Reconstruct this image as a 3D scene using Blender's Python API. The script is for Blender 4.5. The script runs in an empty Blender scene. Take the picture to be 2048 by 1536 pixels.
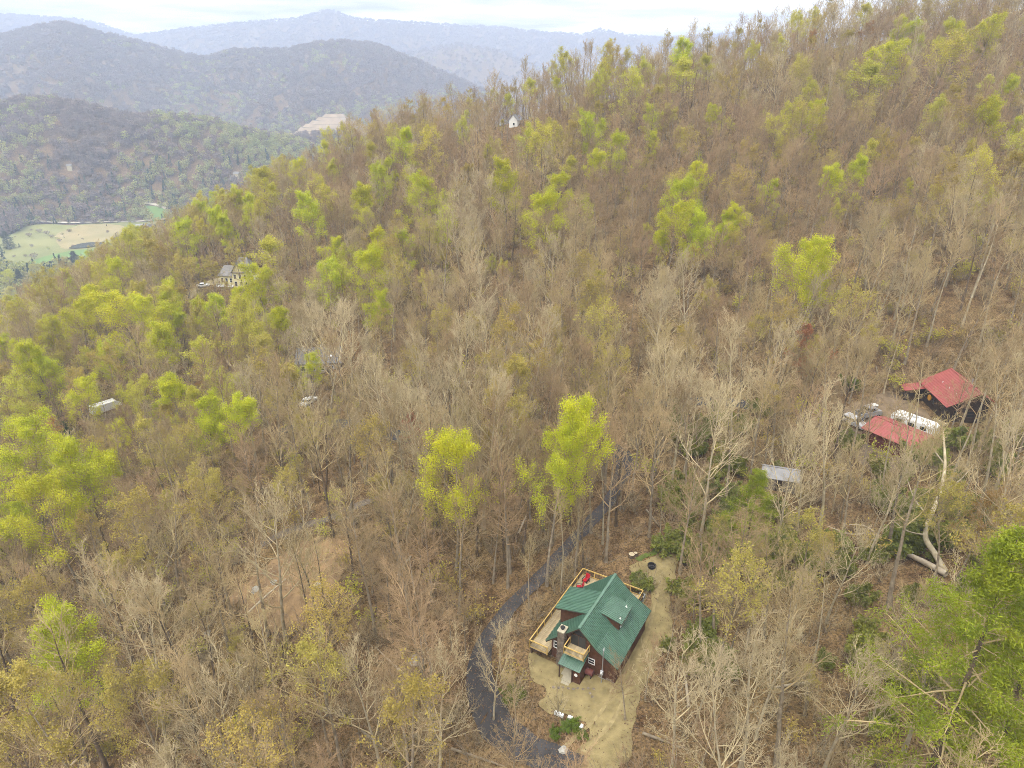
import bpy, math, random
import numpy as np
from mathutils import Vector, Matrix
from mathutils.geometry import delaunay_2d_cdt

R = math.radians
SC = bpy.context.scene
COL = SC.collection

# ------------------------------------------------------------------ camera, sky, sun, exposure
FPX, PITCH, CAMZ = 1370.0, R(24.5), 60.0          # focal length in pixels of the 2048 wide photograph
cam_d = bpy.data.cameras.new('camera')
cam_d.sensor_width = 36.0
cam_d.lens = 36.0 * FPX / 2048.0
cam_d.clip_start, cam_d.clip_end = 0.5, 60000.0
cam = bpy.data.objects.new('camera', cam_d)
cam.location = (0, 0, CAMZ)
cam.rotation_euler = (R(90) - PITCH, 0, 0)
COL.objects.link(cam)
SC.camera = cam

SUN_EL, SUN_AZ = R(52), R(215)                     # azimuth clockwise from +Y; light comes from behind the camera, left
world = bpy.data.worlds.new('World')
SC.world = world
world.use_nodes = True
wn, wl = world.node_tree.nodes, world.node_tree.links
wn.clear()
w_out = wn.new('ShaderNodeOutputWorld')
w_bg = wn.new('ShaderNodeBackground'); w_bg.inputs['Strength'].default_value = 0.11
sky = wn.new('ShaderNodeTexSky'); sky.sky_type = 'NISHITA'; sky.sun_disc = False
sky.sun_elevation, sky.sun_rotation = SUN_EL, SUN_AZ
tc = wn.new('ShaderNodeTexCoord')
sep = wn.new('ShaderNodeSeparateXYZ')
# project the view direction onto a cloud layer so that clouds flatten towards the horizon
zz = wn.new('ShaderNodeMath'); zz.operation = 'MAXIMUM'; zz.inputs[1].default_value = 0.0
za = wn.new('ShaderNodeMath'); za.operation = 'ADD'; za.inputs[1].default_value = 0.045
dx = wn.new('ShaderNodeMath'); dx.operation = 'DIVIDE'
dy = wn.new('ShaderNodeMath'); dy.operation = 'DIVIDE'
cmb = wn.new('ShaderNodeCombineXYZ')
cn = wn.new('ShaderNodeTexNoise'); cn.inputs['Scale'].default_value = 0.55; cn.inputs['Detail'].default_value = 5.0
cn.inputs['Roughness'].default_value = 0.5
cr = wn.new('ShaderNodeValToRGB')
cr.color_ramp.elements[0].position = 0.34; cr.color_ramp.elements[0].color = (4.9, 4.9, 5.0, 1)
cr.color_ramp.elements[1].position = 0.56; cr.color_ramp.elements[1].color = (15.0, 14.6, 13.8, 1)
cmix = wn.new('ShaderNodeMix'); cmix.data_type = 'RGBA'; cmix.inputs[0].default_value = 0.9
wl.new(tc.outputs['Generated'], sep.inputs[0])
wl.new(sep.outputs['Z'], zz.inputs[0]); wl.new(zz.outputs[0], za.inputs[0])
wl.new(sep.outputs['X'], dx.inputs[0]); wl.new(za.outputs[0], dx.inputs[1])
wl.new(sep.outputs['Y'], dy.inputs[0]); wl.new(za.outputs[0], dy.inputs[1])
wl.new(dx.outputs[0], cmb.inputs[0]); wl.new(dy.outputs[0], cmb.inputs[1])
wl.new(cmb.outputs[0], cn.inputs['Vector'])
wl.new(cn.outputs['Fac'], cr.inputs[0])
wl.new(sky.outputs[0], cmix.inputs[6]); wl.new(cr.outputs[0], cmix.inputs[7])
cie = wn.new('ShaderNodeMapRange'); cie.inputs[3].default_value = 0.72; cie.inputs[4].default_value = 2.05   # an overcast sky brightens towards the zenith
cml = wn.new('ShaderNodeMix'); cml.data_type = 'RGBA'; cml.blend_type = 'MULTIPLY'; cml.inputs[0].default_value = 1.0
wl.new(zz.outputs[0], cie.inputs[0]); wl.new(cie.outputs[0], cml.inputs[7]); wl.new(cmix.outputs[2], cml.inputs[6])
wl.new(cml.outputs[2], w_bg.inputs['Color'])
wl.new(w_bg.outputs[0], w_out.inputs[0])

sun_d = bpy.data.lights.new('sun', 'SUN')
sun_d.energy, sun_d.angle, sun_d.color = 1.5, R(12), (1.0, 0.92, 0.80)
sun = bpy.data.objects.new('sun', sun_d)
sun.rotation_euler = Vector((-math.sin(SUN_AZ) * math.cos(SUN_EL), -math.cos(SUN_AZ) * math.cos(SUN_EL), -math.sin(SUN_EL))).to_track_quat('-Z', 'Y').to_euler()
COL.objects.link(sun)

SC.view_settings.view_transform = 'Standard'
SC.view_settings.look = 'None'
SC.view_settings.exposure = 0.45
SC.view_settings.gamma = 1.0
SC.view_settings.use_curve_mapping = False
SC.cycles.adaptive_threshold = 0.04
SC.cycles.use_denoising = True
SC.cycles.denoising_prefilter = 'NONE'
SC.cycles.filter_width = 0.9
SC.cycles.max_bounces = 4
SC.cycles.diffuse_bounces = 1
SC.cycles.glossy_bounces = 2
SC.cycles.transmission_bounces = 3
SC.cycles.volume_bounces = 1
SC.cycles.transparent_max_bounces = 4

# ------------------------------------------------------------------ helpers: pixels of the photograph and 3D points
CP, SP = math.cos(PITCH), math.sin(PITCH)
def ray(u, v):
    a = (u - 1024.0) / FPX; b = (768.0 - v) / FPX
    return np.array([a, CP + b * SP, -SP + b * CP])
def P(u, v, t):
    return np.array([0, 0, CAMZ]) + t * ray(u, v)
def P_z(u, v, z):
    d = ray(u, v)
    return np.array([0, 0, CAMZ]) + (z - CAMZ) / d[2] * d
def proj(p):
    p = np.asarray(p, float)
    x, y, z = p[..., 0], p[..., 1], p[..., 2] - CAMZ
    d = y * CP - z * SP
    return np.stack([1024 + FPX * x / d, 768 - FPX * (y * SP + z * CP) / d, d], -1)

def vnoise(x, y, seed=0):
    xi, yi = np.floor(x), np.floor(y)
    fx, fy = x - xi, y - yi
    fx, fy = fx * fx * (3 - 2 * fx), fy * fy * (3 - 2 * fy)
    def h(i, j):
        s = np.sin(i * 127.1 + j * 311.7 + seed * 74.7) * 43758.5453
        return s - np.floor(s)
    return (h(xi, yi) * (1 - fx) + h(xi + 1, yi) * fx) * (1 - fy) + (h(xi, yi + 1) * (1 - fx) + h(xi + 1, yi + 1) * fx) * fy
def fbm(x, y, seed=0, oct=4):
    s, a, n = 0.0, 0.5, 0.0
    for k in range(oct):
        s = s + a * vnoise(x * 2 ** k, y * 2 ** k, seed + k * 13); n += a; a *= 0.5
    return s / n

# ------------------------------------------------------------------ the shape of the land
HOUSE_O = np.array([7.178, 55.592, 0.0]); HOUSE_YAW = R(59.58)
def house_pt(x, r, z=0.0):                          # along the ridge, to its right, up
    c, s = math.cos(HOUSE_YAW), math.sin(HOUSE_YAW)
    return np.array([HOUSE_O[0] + x * c + r * s, HOUSE_O[1] + x * s - r * c, HOUSE_O[2] + z])

ctrl = [P(*q) for q in [
    (430, 1400, 88), (100, 1500, 95), (100, 1100, 128), (600, 1200, 94), (900, 1450, 78), (1240, 905, 115),
    (1700, 1450, 67), (2000, 1200, 81), (1880, 1100, 91), (1000, 600, 172), (1500, 600, 165), (1900, 600, 145),
    (1900, 350, 212), (1500, 350, 225), (1000, 400, 238), (500, 600, 228), (640, 740, 175), (213, 830, 182),
    (50, 750, 215), (1400, 830, 130), (900, 850, 130), (1900, 70, 312), (1600, 132, 302), (1450, 175, 300), (1300, 208, 297),
    (1000, 265, 302), (700, 350, 322), (560, 430, 332), (400, 500, 345), (150, 605, 370), (300, 950, 140)]]
ctrl += [np.array(q, float) for q in [
    (72, 106, 3.0), (82, 113, 3.4), (62, 100, 2.6), (10, 60, 0), (14, 66, 0.1), (4, 48, -1.0), (14, 48, 0), (22, 70, 0.4), (1, 60, -1.8),
    (120, 60, 18), (210, 150, 40), (-120, 40, -42), (-220, 150, -62), (0, 0, -3), (60, 0, 8), (-60, 0, -22), (0, -60, -5), (300, 350, 100), (-300, 330, -75)]]
ctrl = np.array(ctrl)
def _tps(r2): return np.where(r2 > 1e-9, 0.5 * r2 * np.log(np.maximum(r2, 1e-9)), 0.0)
_cx = ctrl[:, :2] / 100.0
_K = _tps(((_cx[:, None] - _cx[None]) ** 2).sum(-1)) + np.eye(len(_cx)) * 0.004
_Pm = np.c_[np.ones(len(_cx)), _cx]
_A = np.block([[_K, _Pm], [_Pm.T, np.zeros((3, 3))]])
_W = np.linalg.solve(_A, np.r_[ctrl[:, 2], np.zeros(3)])
def near(x, y):
    x = np.clip(x, -420, 420); y = np.clip(y, -150, 420)
    shp = np.shape(x); q = np.c_[np.ravel(x), np.ravel(y)] / 100.0
    out = np.empty(len(q))
    for i in range(0, len(q), 40000):
        k = _tps(((q[i:i + 40000, None] - _cx[None]) ** 2).sum(-1))
        out[i:i + 40000] = k @ _W[:-3] + _W[-3] + q[i:i + 40000] @ _W[-2:]
    return out.reshape(shp)

crest = sorted([tuple(P(*q)[:2]) for q in [(1900, 70, 312), (1600, 132, 302), (1300, 208, 297), (1000, 265, 302), (700, 350, 322), (560, 430, 332), (400, 500, 345), (150, 605, 370)]])
_crx = np.array([c[0] for c in crest]); _cry = np.array([c[1] for c in crest])

FLOOR = -165.0
def ridge_line(Y, pts):
    us = np.array([q[0] for q in pts], float); vs = np.array([q[1] for q in pts], float)
    a = (us - 1024) / FPX; b = (768 - vs) / FPX
    t = Y / (CP + b * SP)
    return a * t / Y, CAMZ + t * (-SP + b * CP)
RIDGES = []
for Y, fs, bs, w, spur, seed, pts in [
    (1300, 0.50, 0.42, 14, 0.30, 3, [(-900, 300), (-400, 240), (-100, 216), (0, 212), (100, 208), (180, 222), (260, 243), (330, 238), (420, 250), (500, 272), (600, 292), (700, 330), (900, 420), (1500, 480)]),
    (2600, 0.42, 0.40, 30, 0.42, 7, [(-1500, 90), (-300, 95), (-100, 88), (0, 78), (70, 60), (135, 52), (200, 72), (270, 86), (330, 104), (410, 122), (470, 106), (560, 106), (640, 92), (700, 88), (760, 96), (850, 134), (950, 178), (1050, 230), (1300, 280), (2600, 280)]),
    (3900, 0.40, 0.40, 40, 0.35, 11, [(-1500, 160), (600, 160), (800, 112), (915, 90), (1000, 104), (1080, 140), (1250, 170), (3000, 170)]),
    (5200, 0.40, 0.40, 45, 0.30, 17, [(-1500, 25), (-100, 32), (0, 32), (80, 38), (160, 44), (200, 52), (270, 74), (300, 70), (380, 60), (500, 50), (600, 40), (635, 32), (658, 25), (680, 31), (710, 42), (780, 47), (900, 52), (1000, 56), (1100, 67), (1160, 71), (1200, 60), (1260, 72), (1330, 77), (1420, 72), (1700, 60), (2300, 40), (3500, 50)]),
    ]:
    aa, zc = ridge_line(Y, pts)
    RIDGES.append((Y, fs, bs, w, spur, seed, aa, zc))
def far(x, y):
    ys = np.maximum(y, 50.0)
    a = x / ys
    h = FLOOR + 4 * fbm(x / 180, y / 180, 5, 3)
    for Y, fs, bs, w, spur, seed, aa, zc in RIDGES:
        Yc = Y + 0.07 * Y * (fbm(x / (Y * 0.16), y * 0 + seed, seed, 3) - 0.5)
        d = y - Yc
        z = np.interp(a, aa, zc)
        k = np.where(d < 0, fs, bs)
        drop = np.sqrt((k * d) ** 2 + w * w) - w
        wx = x + 0.3 * d * (fbm(x / (Y * .2), y / (Y * .2), seed + 2, 2) - .5) * 2
        sp = 1 - np.abs(2 * fbm(wx / (Y * 0.11), y / (Y * 0.35), seed + 5, 3) - 1)
        hz = z - drop + spur * np.minimum(np.abs(d), 500) * (sp - 0.72) * np.clip(np.abs(d) / (0.06 * Y), 0, 1)
        k2 = 6.0
        h = np.maximum(h, hz) + k2 * np.exp(-np.abs(h - hz) / k2) * 0.35
    q = P(672, 262, 1480)                            # the mound that carries the terraced cut
    h = np.maximum(h, q[2] + 18 - 0.0036 * ((x - q[0]) ** 2 + 0.7 * (y - q[1]) ** 2) / 0.9)
    return h

MEADOW = P_z(180, 486, FLOOR + 2)
PADS = [(house_pt(6, -0.5), 0.0, 9.0, 7.0), (np.array([80, 112.0]), 3.2, 8.0, 6.0), (np.array([64.5, 101.0]), 2.8, 8.0, 6.0)]
def ground(x, y):
    x = np.asarray(x, float); y = np.asarray(y, float)
    ysk = np.interp(x, _crx, _cry) + 14
    d = np.maximum(0, y - ysk)
    z = near(x, np.minimum(y, ysk)) - 0.62 * d * d / (d + 40)
    z = z + 1.6 * (fbm(x / 26, y / 26, 1, 4) - 0.5)
    left = np.maximum(0, -215 - x)
    z = z - 0.25 * left
    f = far(x, y)
    k = 8.0
    z = np.maximum(z, f) + k * 0.3 * np.exp(-np.abs(z - f) / k)
    for c, pz, r0, fall in PADS:
        w = np.clip(1 - (np.hypot(x - c[0], y - c[1]) - r0) / fall, 0, 1); w = w * w * (3 - 2 * w)
        z = z * (1 - w) + pz * w
    w = np.clip(1 - (np.hypot((x - MEADOW[0]) / 1.7, y - MEADOW[1]) - 85) / 170, 0, 1); w = w * w * (3 - 2 * w)
    return z * (1 - w) + (FLOOR + 2 + 0.03 * (y - MEADOW[1])) * w
def gz(x, y): return float(ground(np.array([x]), np.array([y]))[0])

def hit(u, v, dz=0.0, tmax=6000.0, t0=30.0):         # where the sight line meets the ground (raised by dz)
    d = ray(u, v)
    t = t0 * (tmax / t0) ** np.linspace(0, 1, 900)
    x, y, z = t * d[0], t * d[1], CAMZ + t * d[2]
    below = np.nonzero(z < ground(x, y) + dz)[0]
    i = max(int(below[0]), 1) if len(below) else len(t) - 1
    tt = np.linspace(t[i - 1], t[i], 24)
    z2 = CAMZ + tt * d[2] - ground(tt * d[0], tt * d[1]) - dz
    j = int(np.argmin(np.abs(z2)))
    return np.array([tt[j] * d[0], tt[j] * d[1], CAMZ + tt[j] * d[2] - dz])

# ------------------------------------------------------------------ materials
MATS = {}
def mat(name, color, rough=0.85, vary=0.0, scale=1.0, bump=0.0, spec=0.3, metallic=0.0, color2=None, rand=0.0, coords='Object', detail=4.0, huevar=0.0, bscale=None):
    if name in MATS: return MATS[name]
    m = bpy.data.materials.new(name); m.use_nodes = True
    n, l = m.node_tree.nodes, m.node_tree.links
    b = n['Principled BSDF']
    b.inputs['Roughness'].default_value = rough
    b.inputs['Specular IOR Level'].default_value = spec
    b.inputs['Metallic'].default_value = metallic
    t = n.new('ShaderNodeTexCoord')
    no = n.new('ShaderNodeTexNoise'); no.inputs['Scale'].default_value = scale; no.inputs['Detail'].default_value = detail
    l.new(t.outputs[coords], no.inputs['Vector'])
    mx = n.new('ShaderNodeMix'); mx.data_type = 'RGBA'
    c2 = color2 or tuple(max(0, c * (1 - vary)) for c in color)
    mx.inputs[6].default_value = (*c2, 1); mx.inputs[7].default_value = (*color, 1)
    rp = n.new('ShaderNodeMapRange'); rp.inputs[1].default_value = 0.3; rp.inputs[2].default_value = 0.7
    l.new(no.outputs['Fac'], rp.inputs[0]); l.new(rp.outputs[0], mx.inputs[0])
    last = mx.outputs[2]
    if rand or huevar:
        oi = n.new('ShaderNodeObjectInfo')
        hs = n.new('ShaderNodeHueSaturation')
        r1 = n.new('ShaderNodeMapRange'); r1.inputs[3].default_value = 1 - rand; r1.inputs[4].default_value = 1 + rand
        l.new(oi.outputs['Random'], r1.inputs[0]); l.new(r1.outputs[0], hs.inputs['Value'])
        wv = n.new('ShaderNodeMath'); wv.operation = 'MULTIPLY'; wv.inputs[1].default_value = 7.31
        fr = n.new('ShaderNodeMath'); fr.operation = 'FRACT'
        r2 = n.new('ShaderNodeMapRange'); r2.inputs[3].default_value = 0.5 - huevar; r2.inputs[4].default_value = 0.5 + huevar
        l.new(oi.outputs['Random'], wv.inputs[0]); l.new(wv.outputs[0], fr.inputs[0]); l.new(fr.outputs[0], r2.inputs[0]); l.new(r2.outputs[0], hs.inputs['Hue'])
        l.new(last, hs.inputs['Color']); last = hs.outputs[0]
    l.new(last, b.inputs['Base Color'])
    if bump:
        bp = n.new('ShaderNodeBump'); bp.inputs['Strength'].default_value = bump; bp.inputs['Distance'].default_value = 0.1
        if bscale:
            n2 = n.new('ShaderNodeTexNoise'); n2.inputs['Scale'].default_value = bscale; n2.inputs['Detail'].default_value = 3
            l.new(t.outputs[coords], n2.inputs['Vector']); l.new(n2.outputs['Fac'], bp.inputs['Height'])
        else:
            l.new(no.outputs['Fac'], bp.inputs['Height'])
        l.new(bp.outputs[0], b.inputs['Normal'])
    MATS[name] = m
    return m
def leaf_mat(name, c1, c2, rand=0.12, huevar=0.012):
    m = mat(name, c1, rough=0.6, color2=c2, scale=0.55, rand=rand, huevar=huevar, spec=0.15, detail=6)
    n, l = m.node_tree.nodes, m.node_tree.links
    b = n['Principled BSDF']; out = n['Material Output']
    src = b.inputs['Base Color'].links[0].from_socket
    tr = n.new('ShaderNodeBsdfTranslucent'); mxs = n.new('ShaderNodeMixShader'); mxs.inputs[0].default_value = 0.35
    l.new(src, tr.inputs[0]); l.new(b.outputs[0], mxs.inputs[1]); l.new(tr.outputs[0], mxs.inputs[2]); l.new(mxs.outputs[0], out.inputs[0])
    return m
def boards_mat(name, c1, c2, freq, axis='Z', rough=0.8):
    m = mat(name, c1, rough=rough, color2=c2, scale=3.0, detail=5)
    n, l = m.node_tree.nodes, m.node_tree.links
    t = n.new('ShaderNodeTexCoord'); wv = n.new('ShaderNodeTexWave'); wv.bands_direction = axis; wv.inputs['Scale'].default_value = freq
    l.new(t.outputs['Object'], wv.inputs['Vector'])
    bp = n.new('ShaderNodeBump'); bp.inputs['Strength'].default_value = 0.9; bp.inputs['Distance'].default_value = 0.05
    l.new(wv.outputs['Fac'], bp.inputs['Height']); l.new(bp.outputs[0], n['Principled BSDF'].inputs['Normal'])
    return m

def litter_material():
    m = bpy.data.materials.new('forest_floor'); m.use_nodes = True
    n, l = m.node_tree.nodes, m.node_tree.links
    b = n['Principled BSDF']; b.inputs['Roughness'].default_value = 0.95; b.inputs['Specular IOR Level'].default_value = 0.1
    t = n.new('ShaderNodeTexCoord')
    def noise(s, d=4.0):
        x = n.new('ShaderNodeTexNoise'); x.inputs['Scale'].default_value = s; x.inputs['Detail'].default_value = d
        l.new(t.outputs['Object'], x.inputs['Vector']); return x
    big, mid = noise(0.045, 4), noise(0.5, 6)
    vo = n.new('ShaderNodeTexVoronoi'); vo.inputs['Scale'].default_value = 5.5; l.new(t.outputs['Object'], vo.inputs['Vector'])
    r1 = n.new('ShaderNodeValToRGB')
    e = r1.color_ramp.elements
    e[0].position, e[0].color = 0.3, (0.078, 0.050, 0.028, 1)
    e[1].position, e[1].color = 0.72, (0.225, 0.162, 0.088, 1)
    e2 = r1.color_ramp.elements.new(0.52); e2.color = (0.140, 0.099, 0.053, 1)
    l.new(mid.outputs['Fac'], r1.inputs[0])
    mx = n.new('ShaderNodeMix'); mx.data_type = 'RGBA'; mx.blend_type = 'MIX'
    rb = n.new('ShaderNodeMapRange'); rb.inputs[1].default_value = 0.45; rb.inputs[2].default_value = 0.65; rb.inputs[4].default_value = 0.5
    l.new(big.outputs['Fac'], rb.inputs[0]); l.new(rb.outputs[0], mx.inputs[0])
    l.new(r1.outputs[0], mx.inputs[6]); mx.inputs[7].default_value = (0.165, 0.130, 0.058, 1)
    # single leaves: lighter and darker flakes
    m2 = n.new('ShaderNodeMix'); m2.data_type = 'RGBA'; m2.blend_type = 'MULTIPLY'; m2.inputs[0].default_value = 0.85
    rv = n.new('ShaderNodeValToRGB'); rv.color_ramp.elements[0].color = (0.45, 0.42, 0.4, 1); rv.color_ramp.elements[1].color = (1.75, 1.6, 1.45, 1)
    sp = n.new('ShaderNodeSeparateColor'); l.new(vo.outputs['Color'], sp.inputs[0]); l.new(sp.outputs[0], rv.inputs[0])
    l.new(mx.outputs[2], m2.inputs[6]); l.new(rv.outputs[0], m2.inputs[7])
    l.new(m2.outputs[2], b.inputs['Base Color'])
    bp = n.new('ShaderNodeBump'); bp.inputs['Strength'].default_value = 0.7; bp.inputs['Distance'].default_value = 0.15
    l.new(vo.outputs['Distance'], bp.inputs['Height']); l.new(bp.outputs[0], b.inputs['Normal'])
    return m
M_floor = litter_material()
M_asph = mat('asphalt', (0.072, 0.068, 0.068), 0.9, color2=(0.042, 0.040, 0.041), scale=0.6, detail=9, bump=0.2, bscale=25)
M_gravel = mat('gravel', (0.30, 0.242, 0.112), 0.95, color2=(0.175, 0.138, 0.062), scale=0.9, bump=0.5, bscale=9, detail=10)
M_dirt = mat('dirt', (0.31, 0.205, 0.10), 0.95, color2=(0.15, 0.098, 0.052), scale=0.6, bump=0.5, bscale=6, detail=9)
M_green = mat('green_metal', (0.078, 0.165, 0.115), 0.42, color2=(0.055, 0.122, 0.083), scale=0.9, spec=1.0, detail=7)
M_red = mat('red_metal', (0.34, 0.095, 0.085), 0.5, color2=(0.27, 0.068, 0.060), scale=0.5, spec=0.35)
M_log = boards_mat('log_siding', (0.135, 0.058, 0.028), (0.080, 0.034, 0.017), 3.6)
M_darkwood = boards_mat('dark_siding', (0.060, 0.040, 0.028), (0.035, 0.024, 0.018), 3.2)
M_deck = mat('deck_board', (0.52, 0.42, 0.26), 0.8, color2=(0.36, 0.28, 0.16), scale=1.1, rand=0.20, detail=6)
M_rail = mat('new_pine', (0.58, 0.41, 0.14), 0.7, color2=(0.48, 0.32, 0.10), scale=2.5)
M_black = mat('black_iron', (0.018, 0.018, 0.019), 0.5)
M_trim = mat('brown_trim', (0.075, 0.045, 0.03), 0.7, vary=0.3, scale=3)
M_white = mat('white_paint', (0.74, 0.74, 0.72), 0.5, vary=0.08, scale=2)
M_glass = mat('window_glass', (0.030, 0.034, 0.036), 0.08, spec=0.6)
M_stone = mat('field_stone', (0.27, 0.22, 0.165), 0.9, color2=(0.13, 0.105, 0.08), scale=3.0, rand=0.25, bump=0.4)
M_conc = mat('concrete', (0.42, 0.38, 0.28), 0.9, vary=0.25, scale=2.5, bump=0.2)
M_rust = mat('rust_red', (0.17, 0.055, 0.045), 0.7, color2=(0.11, 0.038, 0.030), scale=3.0)
M_steel = mat('galvanised', (0.42, 0.43, 0.44), 0.45, vary=0.15, scale=4, metallic=0.6)
M_cush = mat('red_cushion', (0.42, 0.012, 0.022), 0.8, vary=0.2, scale=6)
M_grass = mat('grass_blades', (0.14, 0.19, 0.030), 0.8, color2=(0.08, 0.115, 0.022), scale=1.2, rand=0.2)
M_yellow = mat('yellow_siding', (0.66, 0.60, 0.33), 0.7, vary=0.1, scale=1.5)
M_greyroof = mat('grey_shingle', (0.23, 0.22, 0.21), 0.85, vary=0.3, scale=1.5, bump=0.3, bscale=8)
M_tin = mat('weathered_tin', (0.29, 0.29, 0.30), 0.6, color2=(0.19, 0.185, 0.18), scale=0.8, spec=0.4)
M_silver = mat('silver_paint', (0.45, 0.46, 0.48), 0.35, vary=0.1, scale=1, spec=0.5)
M_tyre = mat('tyre', (0.02, 0.02, 0.02), 0.9)
M_beige = mat('beige_fabric', (0.46, 0.40, 0.26), 0.85, vary=0.2, scale=3)
M_orange = mat('orange_disc', (0.55, 0.27, 0.03), 0.6, vary=0.15, scale=4)
M_rock = mat('pale_rock', (0.42, 0.40, 0.35), 0.9, vary=0.35, scale=2.5, bump=0.5)

# ------------------------------------------------------------------ mesh helpers
def mesh_np(name, V, quads=None, tris=None, mats=(), qm=None, tm=None, smooth=False):
    me = bpy.data.meshes.new(name)
    V = np.asarray(V, np.float32)
    nq = 0 if quads is None else len(quads); nt = 0 if tris is None else len(tris)
    me.vertices.add(len(V)); me.vertices.foreach_set('co', V.ravel())
    idx = []
    if nq: idx.append(np.asarray(quads, np.int32).ravel())
    if nt: idx.append(np.asarray(tris, np.int32).ravel())
    idx = np.concatenate(idx)
    me.loops.add(len(idx)); me.loops.foreach_set('vertex_index', idx)
    me.polygons.add(nq + nt)
    st = np.r_[np.arange(nq) * 4, nq * 4 + np.arange(nt) * 3].astype(np.int32)
    me.polygons.foreach_set('loop_start', st)
    mi = np.r_[np.zeros(nq, np.int32) if qm is None else qm, np.zeros(nt, np.int32) if tm is None else tm].astype(np.int32)
    for m in mats: me.materials.append(m)
    me.polygons.foreach_set('material_index', mi)
    if smooth: me.polygons.foreach_set('use_smooth', np.ones(nq + nt, bool))
    me.update(calc_edges=True)
    return me

class MB:
    def __init__(s): s.v = []; s.f = []
    def add(s, vs, fs):
        o = len(s.v); s.v += [tuple(map(float, q)) for q in vs]; s.f += [tuple(i + o for i in f) for f in fs]; return s
    def box(s, x0, x1, y0, y1, z0, z1):
        return s.add([(x0, y0, z0), (x1, y0, z0), (x1, y1, z0), (x0, y1, z0), (x0, y0, z1), (x1, y0, z1), (x1, y1, z1), (x0, y1, z1)],
                     [(0, 3, 2, 1), (4, 5, 6, 7), (0, 1, 5, 4), (1, 2, 6, 5), (2, 3, 7, 6), (3, 0, 4, 7)])
    def slab(s, pts, thick):                         # a polygon (3D, flat) thickened along its normal, downwards
        p = [Vector(q) for q in pts]
        nrm = (p[1] - p[0]).cross(p[2] - p[0]).normalized()
        if nrm.z < 0: p.reverse(); nrm = -nrm
        q = [a - nrm * thick for a in p]; n = len(p)
        return s.add(p + q, [tuple(range(n)), tuple(reversed(range(n, 2 * n)))] + [(i, i + n, (i + 1) % n + n, (i + 1) % n) for i in range(n)])
    def prism(s, poly, axis, a0, a1):                # 2D polygon extruded along an axis
        def mk(q, a):
            return {'x': (a, q[0], q[1]), 'y': (q[0], a, q[1]), 'z': (q[0], q[1], a)}[axis]
        n = len(poly)
        return s.add([mk(q, a0) for q in poly] + [mk(q, a1) for q in poly],
                     [tuple(reversed(range(n))), tuple(range(n, 2 * n))] + [(i, (i + 1) % n, (i + 1) % n + n, i + n) for i in range(n)])
    def bar(s, a, b, w, h=None, sides=4):            # a bar from a to b
        a, b = Vector(a), Vector(b); d = (b - a).normalized(); h = h or w
        up = Vector((0, 0, 1)) if abs(d.z) < 0.95 else Vector((1, 0, 0))
        x = d.cross(up).normalized(); y = x.cross(d).normalized()
        if sides == 4: cs = [(-w / 2, -h / 2), (w / 2, -h / 2), (w / 2, h / 2), (-w / 2, h / 2)]
        else: cs = [(w / 2 * math.cos(2 * math.pi * k / sides), h / 2 * math.sin(2 * math.pi * k / sides)) for k in range(sides)]
        n = len(cs)
        return s.add([a + x * p + y * q for p, q in cs] + [b + x * p + y * q for p, q in cs],
                     [tuple(reversed(range(n))), tuple(range(n, 2 * n))] + [(i, (i + 1) % n, (i + 1) % n + n, i + n) for i in range(n)])
    def cone(s, a, b, r0, r1, sides=10):
        a, b = Vector(a), Vector(b); d = (b - a).normalized()
        up = Vector((0, 0, 1)) if abs(d.z) < 0.95 else Vector((1, 0, 0))
        x = d.cross(up).normalized(); y = x.cross(d).normalized()
        c = [(math.cos(2 * math.pi * k / sides), math.sin(2 * math.pi * k / sides)) for k in range(sides)]
        return s.add([a + (x * p + y * q) * r0 for p, q in c] + [b + (x * p + y * q) * r1 for p, q in c],
                     [tuple(reversed(range(sides))), tuple(range(sides, 2 * sides))] + [(i, (i + 1) % sides, (i + 1) % sides + sides, i + sides) for i in range(sides)])
    def mesh(s, name, m):
        me = bpy.data.meshes.new(name); me.from_pydata(s.v, [], s.f); me.materials.append(m); me.update(); return me
    def build(s, name, m, parent=None, bevel=0.0, smooth=False):
        me = s.mesh(name, m)
        if smooth: me.polygons.foreach_set('use_smooth', [True] * len(me.polygons))
        o = link(name, me, parent)
        if bevel:
            b = o.modifiers.new('bevel', 'BEVEL'); b.width = bevel; b.segments = 2
        return o
def link(name, data, parent=None, loc=None, rz=None):
    o = bpy.data.objects.new(name, data); COL.objects.link(o)
    if parent is not None: o.parent = parent
    if loc is not None: o.location = loc
    if rz is not None: o.rotation_euler = (0, 0, rz)
    return o
def tag(o, label=None, cat=None, group=None, kind=None):
    if label: o['label'] = label
    if cat: o['category'] = cat
    if group: o['group'] = group
    if kind: o['kind'] = kind
    return o
def empty(name, loc, rz=0.0):
    o = link(name, None, None, loc, rz); o.empty_display_size = 0.5; return o

# ------------------------------------------------------------------ terrain: one sheet to the far ridges
def axis(lo, hi, far_lo, far_hi, st, mx, g=1.13):
    c = list(np.arange(lo, hi + st / 2, st)); s = st; x = c[-1]
    while x < far_hi:
        s = min(s * g, mx); x += s; c.append(x)
    s = st; x = c[0]; pre = []
    while x > far_lo:
        s = min(s * g, mx); x -= s; pre.append(x)
    return np.array(pre[::-1] + c)
gx = axis(-240, 330, -5200, 5200, 2.0, 48); gy = axis(-20, 400, -700, 5900, 2.0, 48)
GX, GY = np.meshgrid(gx, gy)
GZ = ground(GX, GY)
nx, ny = len(gx), len(gy)
ii = np.arange((ny - 1) * (nx - 1)); ri, ci = ii // (nx - 1), ii % (nx - 1); k0 = ri * nx + ci
terrain = link('terrain', mesh_np('terrain', np.stack([GX, GY, GZ], -1).reshape(-1, 3), np.stack([k0, k0 + 1, k0 + nx + 1, k0 + nx], 1), mats=[M_floor], smooth=True))
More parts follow.
